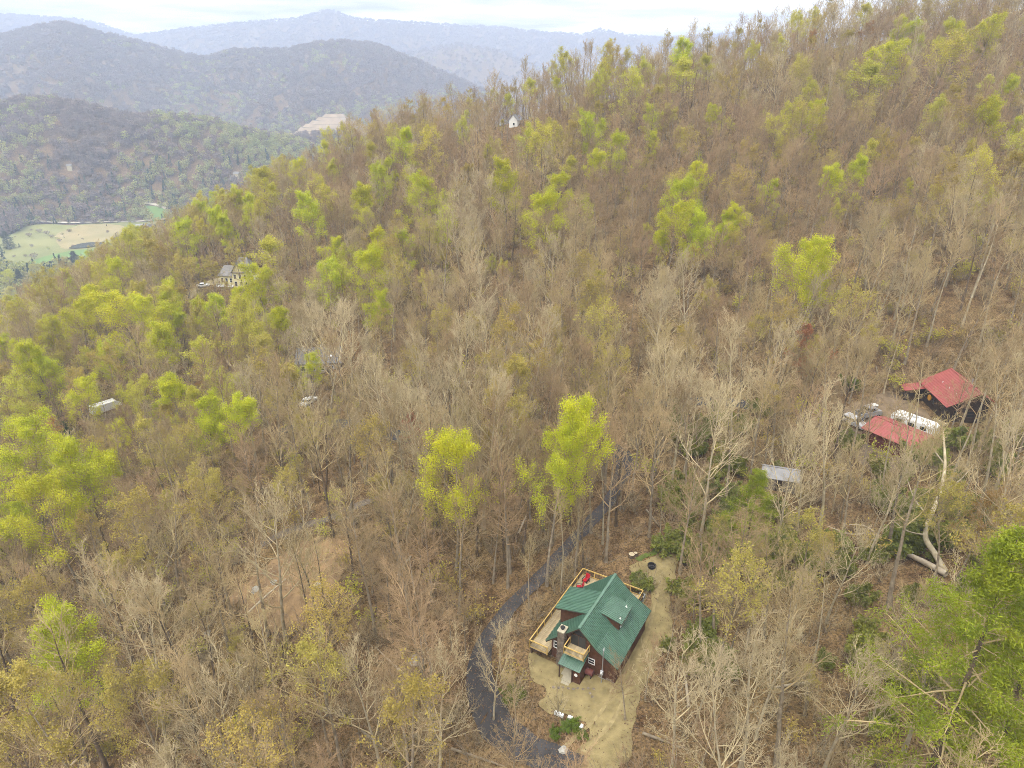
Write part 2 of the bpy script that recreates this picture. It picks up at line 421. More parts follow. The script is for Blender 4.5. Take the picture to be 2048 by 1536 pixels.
tag(terrain, 'brown leaf covered forest floor of the hillside', 'ground', kind='structure')

def ground_mesh(x, y):                               # height of the terrain sheet itself, between its grid points
    x = np.asarray(x, float); y = np.asarray(y, float)
    i = np.clip(np.searchsorted(gx, x) - 1, 0, nx - 2); j = np.clip(np.searchsorted(gy, y) - 1, 0, ny - 2)
    fx = (x - gx[i]) / (gx[i + 1] - gx[i]); fy = (y - gy[j]) / (gy[j + 1] - gy[j])
    return (GZ[j, i] * (1 - fx) + GZ[j, i + 1] * fx) * (1 - fy) + (GZ[j + 1, i] * (1 - fx) + GZ[j + 1, i + 1] * fx) * fy

def resample(poly, step, closed=True, wob=0.0, seed=0):
    p = np.asarray(poly, float)
    if closed: p = np.vstack([p, p[:1]])
    # Catmull-Rom smoothing
    out = []
    n = len(p) - 1
    for i in range(n):
        p0 = p[(i - 1) % n] if closed else p[max(i - 1, 0)]
        p1, p2 = p[i], p[i + 1]
        p3 = p[(i + 2) % n] if closed else p[min(i + 2, n)]
        m = max(2, int(np.linalg.norm(p2 - p1) / step))
        for t in np.linspace(0, 1, m, endpoint=False):
            out.append(0.5 * ((2 * p1) + (-p0 + p2) * t + (2 * p0 - 5 * p1 + 4 * p2 - p3) * t * t + (-p0 + 3 * p1 - 3 * p2 + p3) * t ** 3))
    if not closed: out.append(p[-1])
    out = np.array(out)
    if wob:
        out = out + wob * 2 * (np.stack([fbm(out[:, 0] / (step * 3), out[:, 1] / (step * 3), seed, 3), fbm(out[:, 0] / (step * 3), out[:, 1] / (step * 3), seed + 9, 3)], -1) - 0.5)
    return out
def inside(px, py, poly):
    px = np.asarray(px, float); py = np.asarray(py, float)
    r = np.zeros(px.shape, bool); j = len(poly) - 1
    for i in range(len(poly)):
        xi, yi = poly[i]; xj, yj = poly[j]
        if yi != yj:
            r ^= ((yi > py) != (yj > py)) & (px < (xj - xi) * (py - yi) / (yj - yi) + xi)
        j = i
    return r
def sheet(name, outline, m, off=0.05, step=0.35, grid=1.2, wob=0.25, seed=0, zfun=None):
    b = resample(outline, step, True, wob, seed)
    lo, hi = b.min(0), b.max(0)
    X, Y = np.meshgrid(np.arange(lo[0], hi[0], grid), np.arange(lo[1], hi[1], grid))
    X = X.ravel(); Y = Y.ravel(); k = inside(X, Y, b)
    pts = [Vector(q) for q in b] + [Vector((x, y)) for x, y in zip(X[k], Y[k])]
    n = len(b)
    vs, es, fs, *_ = delaunay_2d_cdt(pts, [(i, (i + 1) % n) for i in range(n)], [], 1, 1e-5)
    V = np.array([(q.x, q.y) for q in vs])
    Z = (zfun or ground_mesh)(V[:, 0], V[:, 1]) + off
    o = link(name, mesh_np(name, np.c_[V, Z], tris=[tuple(f) for f in fs if len(f) == 3], mats=[m], smooth=True))
    return tag(o, kind='structure')
def ribbon(name, line, width, m, off=0.05, step=0.8, wob=0.0, seed=0, thick=0.0):
    c = resample(line, step, False)
    t = np.gradient(c, axis=0); t /= np.linalg.norm(t, axis=1)[:, None]
    nrm = np.stack([-t[:, 1], t[:, 0]], 1)
    w = np.full(len(c), width, float) if np.isscalar(width) else np.interp(np.linspace(0, 1, len(c)), np.linspace(0, 1, len(width)), width)
    ks = np.array([-1, -0.5, 0, 0.5, 1])
    rows = []
    for j, k in enumerate(ks):
        e = w / 2 * k
        if wob and abs(k) == 1: e = e + k * wob * (fbm(c[:, 0] / 2.0, c[:, 1] / 2.0, seed + j, 3) - .5)
        q = c + nrm * e[:, None]
        rows.append(np.c_[q, ground_mesh(q[:, 0], q[:, 1]) + off])
    V = np.stack(rows, 1).reshape(-1, 3); K = len(ks); n = len(c)
    F = [(i * K + j, i * K + j + 1, (i + 1) * K + j + 1, (i + 1) * K + j) for i in range(n - 1) for j in range(K - 1)]
    o = link(name, mesh_np(name, V, F, mats=[m], smooth=True))
    return tag(o, kind='structure'), c

Z2 = lambda x, y: (880 + x / 2.866, 1000 + y / 2.866)
def G(u, v): return hit(u, v)[:2]
yard_px = [Z2(*q) for q in [(520, 880), (505, 960), (540, 1040), (610, 1095), (560, 1160), (600, 1205), (720, 1232), (845, 1290), (862, 1345), (790, 1440), (650, 1490), (780, 1560), (1000, 1560), (1085, 1480), (1100, 1300), (1150, 1120), (1250, 930), (1330, 780), (1322, 620), (1335, 460), (1370, 320), (1300, 288), (1200, 330), (1085, 385), (1150, 450), (1200, 500), (1195, 620), (1100, 820), (900, 950), (700, 950)]]
YARD = [G(*q) for q in yard_px]
sheet('gravel_yard', YARD, M_gravel, 0.07, wob=0.45, seed=4)
drive_px = [Z2(*q) for q in [(800, 1545), (680, 1500), (560, 1455), (440, 1405), (340, 1325), (275, 1210), (232, 1090), (222, 960), (250, 830), (330, 705), (440, 575), (540, 480), (620, 395), (705, 295), (800, 195), (880, 110), (960, 25)]] + [(1228, 985), (1246, 945), (1248, 915), (1232, 898), (1205, 902)]
DRIVE = [G(*q) for q in drive_px]
_, DRIVE_C = ribbon('driveway', DRIVE, [2.7, 2.9, 3.1, 2.7, 2.2, 1.9, 1.8, 1.8, 2.0, 3.0, 3.0], M_asph, 0.15, wob=0.5)
for off_ in (-.75, .75):                             # wheel tracks pressed into the gravel
    tl = np.array([G(*q) for q in [(1120, 1522), (1175, 1475), (1222, 1420), (1258, 1330), (1290, 1240), (1312, 1150)]]); tn = np.gradient(tl, axis=0); tn /= np.linalg.norm(tn, axis=1)[:, None]
    ribbon('wheel_track', tl + np.stack([-tn[:, 1], tn[:, 0]], 1) * off_, .42, mat('pressed_gravel', (0.325, 0.262, 0.128), .95, color2=(0.20, 0.157, 0.074), scale=1.6, detail=8), .085, wob=.5)
_, ROAD2_C = ribbon('upper_road', [G(1270, 806), G(1330, 806), G(1400, 803), G(1470, 806), G(1530, 822)], 3.0, M_asph, 0.09, wob=0.4)
_, PATH_C = ribbon('dirt_track', [G(1180, 838), G(1213, 834), G(1265, 830), G(1330, 832), G(1400, 838), G(1480, 841), G(1540, 846)], 1.5, M_dirt, 0.12, wob=0.8)
_, PATH2_C = ribbon('dirt_bank', [G(1211, 842), G(1217, 858), G(1224, 874), G(1236, 890)], 2.4, M_dirt, 0.14, wob=0.9)
CLEAR = [G(*q) for q in [(470, 1190), (510, 1150), (560, 1110), (625, 1080), (690, 1085), (705, 1130), (660, 1180), (630, 1240), (560, 1265), (500, 1250)]]
sheet('dirt_clearing', CLEAR, M_dirt, 0.08, wob=1.4, seed=8)
_, R3_C = ribbon('lower_road', [G(520, 1090), G(580, 1062), G(650, 1040), G(720, 1010), G(790, 985)], 1.7, mat('worn_road', (0.17, 0.14, 0.11), .95, vary=.3, scale=.8), 0.1, wob=0.8)
_, R4_C = ribbon('house_lane', [G(372, 600), G(385, 588), G(400, 574), G(418, 566), G(440, 562)], 5.0, mat('pale_lane', (0.36, 0.30, 0.19), .95, vary=.3, scale=.5), 0.1, wob=1.5)
_, R5_C = ribbon('woodland_road', [G(560, 862), G(640, 850), G(700, 848), G(760, 862), G(830, 880)], 3.2, M_asph, 0.1, wob=0.6)
sheet('grass_strip', [G(*Z2(*q)) for q in [(1130, 330), (1190, 300), (1260, 240), (1370, 180), (1420, 190), (1400, 270), (1320, 290), (1220, 320), (1160, 350)]], M_grass, 0.05, wob=0.6, seed=12)
RED_YARD = [np.array(q) for q in [(56, 96), (60, 112), (68, 118), (74, 119), (76, 106), (72, 99), (66, 94), (60, 92)]]
sheet('packed_earth_yard', RED_YARD, mat('packed_earth', (0.22, 0.16, 0.10), .95, vary=.5, scale=.7, detail=8), 0.06, wob=0.8, seed=15)

# ------------------------------------------------------------------ the green-roofed cabin
def roof_plane(name, m, parent, a, b, c, d, thick=0.07, rib=0.24, ribh=0.09):
    """a-b the upper edge, d-c the lower edge; ribs run down the slope"""
    mb = MB(); mb.slab([a, b, c, d], thick)
    a, b, c, d = map(Vector, (a, b, c, d))
    n = (b - a).cross(d - a).normalized()
    if n.z < 0: n = -n
    k = max(2, int((b - a).length / rib))
    for i in range(k + 1):
        f = min(max(i / k, 0.006), 0.994)
        p, q = a.lerp(b, f) + n * (ribh * 0.45), d.lerp(c, f) + n * (ribh * 0.45)
        mb.bar(p, q, 0.04, ribh)
    return mb.build(name, m, parent)
def window(parent, x, y0, y1, z0, z1, face='x', s=-1, mullion=True, fm=None):
    """a window in a wall that faces along the axis, on the side s"""
    fw = MB(); g = MB()
    def bx(mb, a0, a1, y0, y1, z0, z1):
        lo, hi = sorted((a0, a1))
        return mb.box(lo, hi, y0, y1, z0, z1) if face == 'x' else mb.box(y0, y1, lo, hi, z0, z1)
    t = 0.09
    bx(fw, x, x + s * 0.06, y0, y0 + t, z0, z1); bx(fw, x, x + s * 0.06, y1 - t, y1, z0, z1)
    bx(fw, x, x + s * 0.06, y0 + t, y1 - t, z1 - t, z1); bx(fw, x, x + s * 0.06, y0 + t, y1 - t, z0, z0 + t)
    if mullion: bx(fw, x, x + s * 0.05, y0 + t, y1 - t, (z0 + z1) / 2 - .03, (z0 + z1) / 2 + .03)
    w = fw.build('window', fm or M_white, parent)
    bx(g, x, x + s * 0.02, y0 + t, y1 - t, z0 + t, z1 - t)
    g.build('pane', M_glass, w)
    return w

H0 = gz(*house_pt(6, 0)[:2])
cabin = tag(empty('cabin', tuple(house_pt(0, 0, 0)), HOUSE_YAW), 'log cabin with green metal roof, two dormers and a pale wrap-around deck', 'cabin')
L, HR, S, WL, WB, WE, HE = 9.95, 6.17, 0.945, 3.93, 2.142, 4.66, 2.75
HL, HB = HR - S * WL, HR - S * WB
y = lambda r: -r                                      # local y points to the left of the ridge
rf = roof_plane('roof', M_green, cabin, (-0.1, 0.0, HR), (L, 0.0, HR), (L, y(-WL), HL), (-0.1, y(-WL), HL))
roof_plane('roof', M_green, cabin, (-0.1, 0.0, HR), (L, 0.0, HR), (L, y(WB), HB), (-0.1, y(WB), HB))
roof_plane('roof', M_green, cabin, (-0.1, y(WB - 0.02), HB + 0.0), (L, y(WB - 0.02), HB + 0.0), (L, y(WE), HE), (-0.1, y(WE), HE))
MB().bar((-0.12, 0, HR + 0.03), (L + .02, 0, HR + 0.03), 0.30, 0.06).build('ridge_cap', M_green, rf)
MB().bar((-0.11, y(WB), HB + 0.02), (L + .01, y(WB), HB + 0.02), 0.14, 0.05).build('roof_flashing', M_green, cabin)
mb = MB()
for x in (-0.06, L - 0.04):
    mb.bar((x, 0, HR - .16), (x, y(-WL), HL - .16), 0.05, 0.16); mb.bar((x, 0, HR - .16), (x, y(WB), HB - .16), 0.05, 0.16); mb.bar((x, y(WB), HB - .16), (x, y(WE), HE - .16), 0.05, 0.16)
mb.bar((-.05, y(-WL) - .03, HL - .13), (L, y(-WL) - .03, HL - .13), .04, .16); mb.bar((-.05, y(WE) + .03, HE - .13), (L, y(WE) + .03, HE - .13), .04, .16)
mb.build('fascia', M_trim, cabin)
wr, wlf = 4.3, 3.4
prof = [(y(-wlf), -1.6), (y(wr), -1.2), (y(wr), HE + .556 * (WE - wr) - .12), (y(WB), HB - .12), (0, HR - .13), (y(-wlf), HL + S * (WL - wlf) - .12)]
MB().prism(prof, 'x', 0.4, L - 0.5).build('wall', M_log, cabin)
# big shed dormer on the left
x0, x1, rd, zd = 2.75, 6.1, 4.15, 5.05
dm = roof_plane('dormer_roof', M_green, cabin, (x0 - .3, y(-0.25), 6.02), (x1 + .3, y(-0.25), 6.02), (x1 + .3, y(-rd), zd), (x0 - .3, y(-rd), zd))
mb = MB()
sl = (6.02 - zd) / (rd - .25)
mb.prism([(0.6, HR - S * .6 - .3), (3.55, HR - S * 3.55 - .3), (3.55, 6.02 - sl * 3.3 - .1), (0.6, 6.02 - sl * .35 - .1)], 'x', x0, x1)
mb.build('dormer_wall', M_log, cabin)
MB().bar((x0 - .28, y(-rd) , zd - .12), (x1 + .28, y(-rd), zd - .12), .05, .16).bar((x0 - .28, .5, 6.02 - sl * .25 - .14), (x0 - .28, rd, zd - .14), .05, .15).build('dormer_trim', M_trim, cabin)
for k in range(3):
    window(cabin, 3.56, x0 + .35 + k * 1.02, x0 + 1.15 + k * 1.02, 3.75, 4.85, 'y', 1)
# small dormer on the right
x0, x1 = 4.1, 6.85
roof_plane('dormer_roof', M_green, cabin, (x0 - .25, y(.68), 5.54), (x1 + .25, y(.68), 5.54), (x1 + .25, y(3.32), 5.0), (x0 - .25, y(3.32), 5.0))
MB().prism([(y(.9), HR - S * .9 - .3), (y(2.95), 3.4), (y(2.95), 4.98), (y(.9), 5.40)], 'x', x0, x1).build('dormer_wall', M_log, cabin)
MB().bar((x0 - .23, y(3.3), 4.9), (x1 + .23, y(3.3), 4.9), .05, .14).bar((x0 - .23, y(.95), 5.39), (x0 - .23, y(3.3), 4.9), .05, .14).build('dormer_trim', M_trim, cabin)
for k in range(2):
    window(cabin, y(2.96), x0 + .35 + k * 1.15, x0 + 1.25 + k * 1.15, 3.85, 4.7, 'y', -1)
for vx, vr, vz in ((4.55, 2.85, 5.08), (6.6, 2.75, 5.12), (8.0, 2.35, 4.06)):
    v = MB().cone((vx, y(vr), vz - .1), (vx, y(vr), vz + .26), .06, .06, 10).cone((vx, y(vr), vz - .04), (vx, y(vr), vz + .06), .17, .07, 10).build('vent_pipe', M_white, cabin)
    MB().cone((vx, y(vr), vz + .24), (vx, y(vr), vz + .275), .045, .045, 8).build('pipe_mouth', M_black, v)
# chimney of field stone
rng = random.Random(5)
ch = MB().box(-0.52, 0.42, y(-1.58), y(-2.26), -1.2, 5.0).build('chimney', mat('mortar', (0.16, 0.125, 0.09), .95, vary=.3, scale=4), cabin)
sv = MB()
for zi in range(40):
    z = -0.9 + zi * 0.15
    for f in range(3):
        n = 4 if f != 1 else 3
        for k in range(n):
            q = (k + rng.random() * .7) / n
            w, h, dd = rng.uniform(.11, .2), rng.uniform(.06, .09), rng.uniform(.02, .07)
            yy = 1.60 + q * .6; xx = -.5 + q * .85
            if f == 0: sv.box(-.52 - dd, -.5, yy - w * .6, yy + w * .6, z - h, z + h)
            elif f == 1: sv.box(xx - w * .6, xx + w * .6, 1.58 - dd, 1.6, z - h, z + h)
            else: sv.box(xx - w * .6, xx + w * .6, 2.25, 2.26 + dd, z - h, z + h)
tag(sv.build('stonework', M_stone, ch), kind='stuff')
cap = MB().box(-.62, .5, 1.5, 2.34, 5.0, 5.14).build('chimney_cap', M_conc, ch)
MB().cone((-.06, 1.92, 5.14), (-.06, 1.92, 5.36), .19, .19, 14).cone((-.06, 1.92, 5.36), (-.06, 1.92, 5.44), .27, .2, 14).build('flue', M_black, ch)
# gable doors and balcony
gd = MB().box(.33, .4, y(.75), y(-1.1), 2.75, 2.84).box(.33, .4, y(.75), y(-1.1), 4.52, 4.62).box(.33, .4, y(.75), y(.67), 2.84, 4.52).box(.33, .4, y(-1.02), y(-1.1), 2.84, 4.52).box(.33, .4, y(-.14), y(-.21), 2.84, 4.52).build('sliding_door', M_trim, cabin)
MB().box(.36, .39, y(.67), y(-.14), 2.84, 4.52).box(.36, .39, y(-.21), y(-1.02), 2.84, 4.52).build('pane', M_glass, gd)
tg = MB().prism([(-.5, 4.7), (1.0, 4.7), (.95, 4.95), (.15, 5.7), (-.15, 5.7)], 'x', .37, .395).build('gable_window', M_glass, cabin)
bal = MB().box(-1.2, .39, y(1.12), y(-1.12), 2.98, 3.10).build('balcony', M_deck, cabin)
for k in range(14):
    MB().box(-1.22, .35, y(1.12) + k * .16 + .01, y(1.12) + k * .16 + .15, 3.104, 3.13).build('plank', M_deck, bal)
def rail(parent, a, b, zf, zt, posts=True, n=None, m=M_rail):
    """handrail from a to b (local x, y), floor zf, top zt"""
    r = MB().bar((*a, zt), (*b, zt), .10, .05).build('handrail', m, parent)
    q = MB().bar((*a, zf + .12), (*b, zf + .12), .05, .08).bar((*a, zt - .09), (*b, zt - .09), .04, .09)
    q.build('lower_rail', m, parent)
    ln = math.dist(a, b); n = n or max(1, round(ln / 1.75))
    bl = MB(); kk = int(ln / .13)
    for i in range(1, kk):
        f = i / kk; x_, y_ = a[0] + (b[0] - a[0]) * f, a[1] + (b[1] - a[1]) * f
        bl.bar((x_, y_, zf + .14), (x_, y_, zt - .06), .022, sides=4)
    tag(bl.build('balusters', M_black, parent), kind='stuff')
    for i in range(n + 1):
        f = i / n; x_, y_ = a[0] + (b[0] - a[0]) * f, a[1] + (b[1] - a[1]) * f
        MB().box(x_ - .05, x_ + .05, y_ - .05, y_ + .05, zf - .1, zt - .03).build('post', m, parent)
rail(bal, (.35, 1.16), (-1.2, 1.16), 3.12, 4.0); rail(bal, (-1.2, 1.16), (-1.2, -1.16), 3.12, 4.0); rail(bal, (-1.2, -1.16), (.35, -1.16), 3.12, 4.0)
# porch under the balcony
roof_plane('porch_roof', M_green, cabin, (.38, y(-1.4), 2.72), (.38, y(1.15), 2.72), (-2.0, y(1.15), 2.08), (-2.0, y(-1.4), 2.08))
MB().box(-1.7, .38, y(1.1), y(.98), -.1, 2.12).box(-1.72, -1.62, y(.98), y(.2), -.1, 2.1).build('porch_wall', M_log, cabin)
for r_ in (-1.3, .2):
    MB().box(-1.86, -1.74, y(r_) - .06, y(r_) + .06, 0, 2.06).build('porch_post', M_trim, cabin)
MB().cone((-1.73, y(.62), 1.25), (-1.79, y(.62), 1.25), .2, .2, 14).build('wall_dial', M_white, cabin)
MB().box(-2.1, -1.4, y(.15), y(-.95), -.02, .16).box(-2.45, -2.1, y(.1), y(-.85), -.04, .07).build('entry_step', M_conc, cabin, bevel=.02)
MB().box(-1.4, .38, y(.9), y(-1.3), -.05, .12).build('porch_floor', M_conc, cabin)
window(cabin, .4, y(1.86), y(1.04), 1.38, 2.18, 'x', -1)
window(cabin, .4, y(-2.5), y(-3.15), 1.5, 2.5, 'x', -1)
# stone-faced foundation skirt on the gable end
fs = MB()
for k in range(60):
    r_ = rng.uniform(-3.3, 4.2); z_ = rng.uniform(-.5, .35); w = rng.uniform(.1, .22)
    fs.box(.4 - rng.uniform(.03, .08), .41, y(r_) - w, y(r_) + w, z_ - w * .5, z_ + w * .5)
tag(fs.build('foundation_stones', M_stone, cabin), kind='stuff')
# deck
ZD = 1.08
deck = MB().box(-.6, 13.5, y(-5.65), y(-5.6), ZD - .28, ZD - .03).box(-.6, -.55, y(-5.6), y(-3.45), ZD - .28, ZD - .03).box(13.45, 13.5, y(-5.6), y(2.4), ZD - .28, ZD - .03).box(9.5, 13.45, y(2.35), y(2.4), ZD - .28, ZD - .03).box(-.55, 13.45, y(-3.5), y(-3.45), ZD - .28, ZD - .03).build('deck', M_trim, cabin)
lb = MB().box(0, 14.12, 0, .120, 0, .035).mesh('long_plank', M_deck); sb = MB().box(0, 3.98, 0, .120, 0, .035).mesh('short_plank', M_deck)
for k in range(16):
    o = link('plank', lb, deck, (-.62, 3.44 + k * .1425, ZD - .03))
for k in range(40):
    o = link('plank', sb, deck, (9.52, 3.30 - k * .1425, ZD - .03))
ZR = 2.1
rail(deck, (-.6, 5.68), (13.5, 5.68), ZD, ZR); rail(deck, (13.5, 5.68), (13.5, y(2.42)), ZD, ZR); rail(deck, (-.6, 5.68), (-.6, 3.45), ZD, ZR)
rail(deck, (13.5, y(2.42)), (11.6, y(2.42)), ZD, ZR)
for px_ in (-.4, 2.9, 6.3, 9.8, 13.2):
    for r_ in ((-5.5,) if px_ < 9 else (-5.5, -1.5, 2.2)):
        MB().box(px_ - .08, px_ + .08, y(r_) - .08, y(r_) + .08, -3.5, ZD - .04).build('deck_post', M_trim, deck)
# things on and by the deck
def place_local(o, x, r, z, rz=0.0):
    o.location = tuple(house_pt(x, r, z)); o.rotation_euler = (0, 0, HOUSE_YAW + rz)
def deck_chair(label):
    t = empty('deck_chair', (0, 0, 0))
    MB().box(-.28, .30, -.30, .30, .30, .42).build('seat_cushion', M_cush, t, bevel=.03)
    MB().slab([(-.30, -.29, .40), (-.30, .29, .40), (-.52, .29, 1.02), (-.52, -.29, 1.02)], .11).build('back_cushion', M_cush, t, bevel=.025)
    for s in (-1, 1):
        MB().box(-.42, .34, s * .34 - .045, s * .34 + .045, .54, .58).build('armrest', M_black, t)
        MB().bar((.30, s * .34, 0), (.30, s * .34, .54), .045).build('leg', M_black, t)
        MB().bar((-.44, s * .34, 0), (-.32, s * .34, .54), .045).build('leg', M_black, t)
    MB().box(-.3, .3, -.32, .32, .25, .295).build('seat_frame', M_black, t)
    return tag(t, label, 'chair', 'red chairs on the deck')
place_local(deck_chair('red cushioned chair in the far corner of the cabin deck'), 12.35, -4.75, ZD + .006, R(170))
place_local(deck_chair('red cushioned chair nearer the dormer on the cabin deck'), 10.75, -4.9, ZD + .006, R(120))
tb = empty('side_table', (0, 0, 0)); MB().box(-.32, .32, -.42, .42, .42, .47).build('table_top', M_deck, tb, bevel=.01)
for sx in (-1, 1):
    for sy in (-1, 1): MB().box(sx * .26 - .03, sx * .26 + .03, sy * .36 - .03, sy * .36 + .03, 0, .42).build('leg', M_deck, tb)
tag(tb, 'low tan wooden table between chairs and cabin wall on deck', 'table'); place_local(tb, 11.35, -4.0, ZD + .006, .1)
ac = MB().box(-.4, .4, -.4, .4, 0, .75).build('condenser_unit', M_steel, None, bevel=.04)
MB().cone((0, 0, .75), (0, 0, .765), .3, .3, 16).build('fan_grille', M_black, ac)
tag(ac, 'grey metal condenser unit beside far corner of the cabin deck', 'condenser'); place_local(ac, 14.15, 2.1, gz(*house_pt(14.15, 2.1)[:2]) + .02)
tank = empty('oil_tank', (0, 0, 0))
MB().cone((0, -.52, .72), (0, .52, .72), .36, .36, 18).build('drum', M_rust, tank, bevel=.03)
for s in (-1, 1): MB().box(-.25, .25, s * .36 - .03, s * .36 + .03, 0, .45).build('leg', M_black, tank)
MB().cone((0, .1, 1.05), (0, .1, 1.2), .04, .04, 8).build('filler_pipe', M_steel, tank)
tag(tank, 'rust red oil tank under the white framed window of the cabin', 'tank'); place_local(tank, -.15, 1.42, .02)
mast = empty('service_mast', (0, 0, 0))
MB().cone((0, 0, -.4), (0, 0, 4.75), .06, .05, 8).build('pole', M_steel, mast)
MB().cone((0, 0, 4.7), (.16, 0, 4.95), .11, .05, 8).build('weather_head', M_steel, mast)
MB().box(-.17, .02, -.16, .16, 1.35, 1.85).build('meter_box', M_silver, mast, bevel=.02)
MB().cone((-.17, 0, 1.65), (-.25, 0, 1.65), .1, .1, 12).build('meter_dial', M_white, mast)
MB().bar((0, -.35, .75), (0, .35, .75), .05).build('cross_bar', M_steel, mast)
tag(mast, 'thin grey electric service mast with meter box at the cabin gable', 'mast'); place_local(mast, -.25, 2.98, 0)
fp = empty('fire_pit', (0, 0, 0))
f_ = MB()
N = 18
for k in range(N):
    a0, a1 = 2 * math.pi * k / N, 2 * math.pi * (k + 1) / N
    q = lambda r_, a, z: (r_ * math.cos(a), r_ * math.sin(a), z)
    f_.add([q(.52, a0, 0), q(.52, a1, 0), q(.58, a1, .38), q(.58, a0, .38), q(.48, a0, .38), q(.48, a1, .38), q(.42, a0, .06), q(.42, a1, .06)], [(0, 1, 2, 3), (3, 2, 5, 4), (4, 5, 7, 6)])
f_.build('ring', M_black, fp); MB().cone((0, 0, .02), (0, 0, .09), .45, .4, 14).build('ash_bed', mat('ash', (.12, .11, .10), .95, vary=.5, scale=8), fp)
for k in range(4):
    a = k * .9; MB().cone((.3 * math.cos(a), .3 * math.sin(a), .1), (-.3 * math.cos(a), -.3 * math.sin(a), .2), .05, .045, 7).build('charred_log', M_black, fp)
p = hit(1303, 1135); tag(fp, 'round black fire pit alone on the gravel behind the cabin', 'fire pit'); fp.location = (p[0], p[1], p[2] + .06)

# stone edging in front of the cabin, pale blocks and stumps round the gravel
def rock(name, u, v, s, label, group, m=M_rock, flat=.55, seed=0, box=False, dz=0.0):
    r_ = random.Random(seed); p = hit(u, v)
    mb = MB()
    if box:
        mb.box(-s[0] / 2, s[0] / 2, -s[1] / 2, s[1] / 2, -.1, s[2])
        o = mb.build(name, m, None, bevel=.03)
    else:
        vs = []
        for i, z in enumerate((-.3, .25, .8, 1.0)):
            rr = (1.0, 1.05, .75, .3)[i]
            for k in range(8):
                a = k * math.pi / 4 + i * .3; j = r_.uniform(.78, 1.18)
                vs.append((s * rr * j * math.cos(a), s * rr * j * math.sin(a), s * flat * z * r_.uniform(.85, 1.1)))
        fs_ = [(i * 8 + k, i * 8 + (k + 1) % 8, (i + 1) * 8 + (k + 1) % 8, (i + 1) * 8 + k) for i in range(3) for k in range(8)] + [tuple(range(24, 32))]
        mb.add(vs, fs_); o = mb.build(name, m)
    o.location = (p[0], p[1], p[2] + .05 + dz); o.rotation_euler = (0, 0, r_.uniform(0, 3))
    return tag(o, label, name.split('_')[-1], group)
edge = [(650, 1075), (680, 1078), (705, 1076), (735, 1082), (765, 1086), (790, 1082), (820, 1087), (850, 1082), (880, 1085), (860, 1110), (872, 1130)]
for k, q in enumerate(edge):
    nth = ['leftmost', 'second', 'third', 'fourth', 'fifth', 'sixth', 'seventh', 'eighth', 'last'][min(k, 8)]
    rock('edging_stone', *Z2(*q), .16, (f'dark stone, {nth} from the left in the row before the cabin' if 0 < k < 8 else f'dark stone, {nth} of the row before the cabin') if k < 9 else ['stray dark stone just below the end of the stone row', 'lowest stray dark stone on the gravel below the stone row'][k - 9], 'dark edging stones', M_stone, .6, k)
for k, (q, s, lb_) in enumerate([((682, 1232), (1.0, .35, .25), 'long white block on the leafy edge below the cabin gravel'), ((746, 1254), (.5, .35, .25), 'short white block beside the long white block'), ((810, 1315), (.45, .3, .5), 'upright white block in the green shrubs at the gravel edge')]):
    b = rock('white_block', *Z2(*q), s, lb_, 'white blocks by the gravel', M_white, box=True, seed=k)
    b.rotation_euler = (0, 0, R(-30) if k < 2 else R(60))
for k, (q, s, lb_) in enumerate([((1098, 325), .42, 'sawn tree stump at the grassy edge behind the cabin'), ((1120, 318), .25, 'small pale stump next to the larger stump behind the cabin')]):
    p = hit(*Z2(*q)); st = MB().cone((0, 0, -.2), (0, 0, .45), s * 1.2, s, 12).build('tree_stump', mat('stump_bark', (.12, .09, .06), .95, vary=.4, scale=4))
    MB().cone((0, 0, .45), (0, 0, .46), s * .96, s * .96, 12).build('cut_face', mat('cut_wood', (.5, .42, .28), .8, vary=.2, scale=4), st)
    st.location = tuple(p); tag(st, lb_, 'stump')
for k, (u, v, s, lb_) in enumerate([(512, 1180, .7, 'pale boulder at the left end of the dirt clearing'), (415, 1268, .6, 'lone pale rock downhill of the dirt clearing'), (549, 1165, .5, 'pale rock in the middle of the dirt clearing'), (636, 1172, .6, 'pale rock among trunks right of the dirt clearing'), (829, 1322, .9, 'mossy rock on the leaf litter left of the driveway bend'), (1128, 1502, .5, 'tan rock where gravel meets the driveway')]):
    rock('boulder_rock', u, v, s, lb_, None, seed=30 + k)

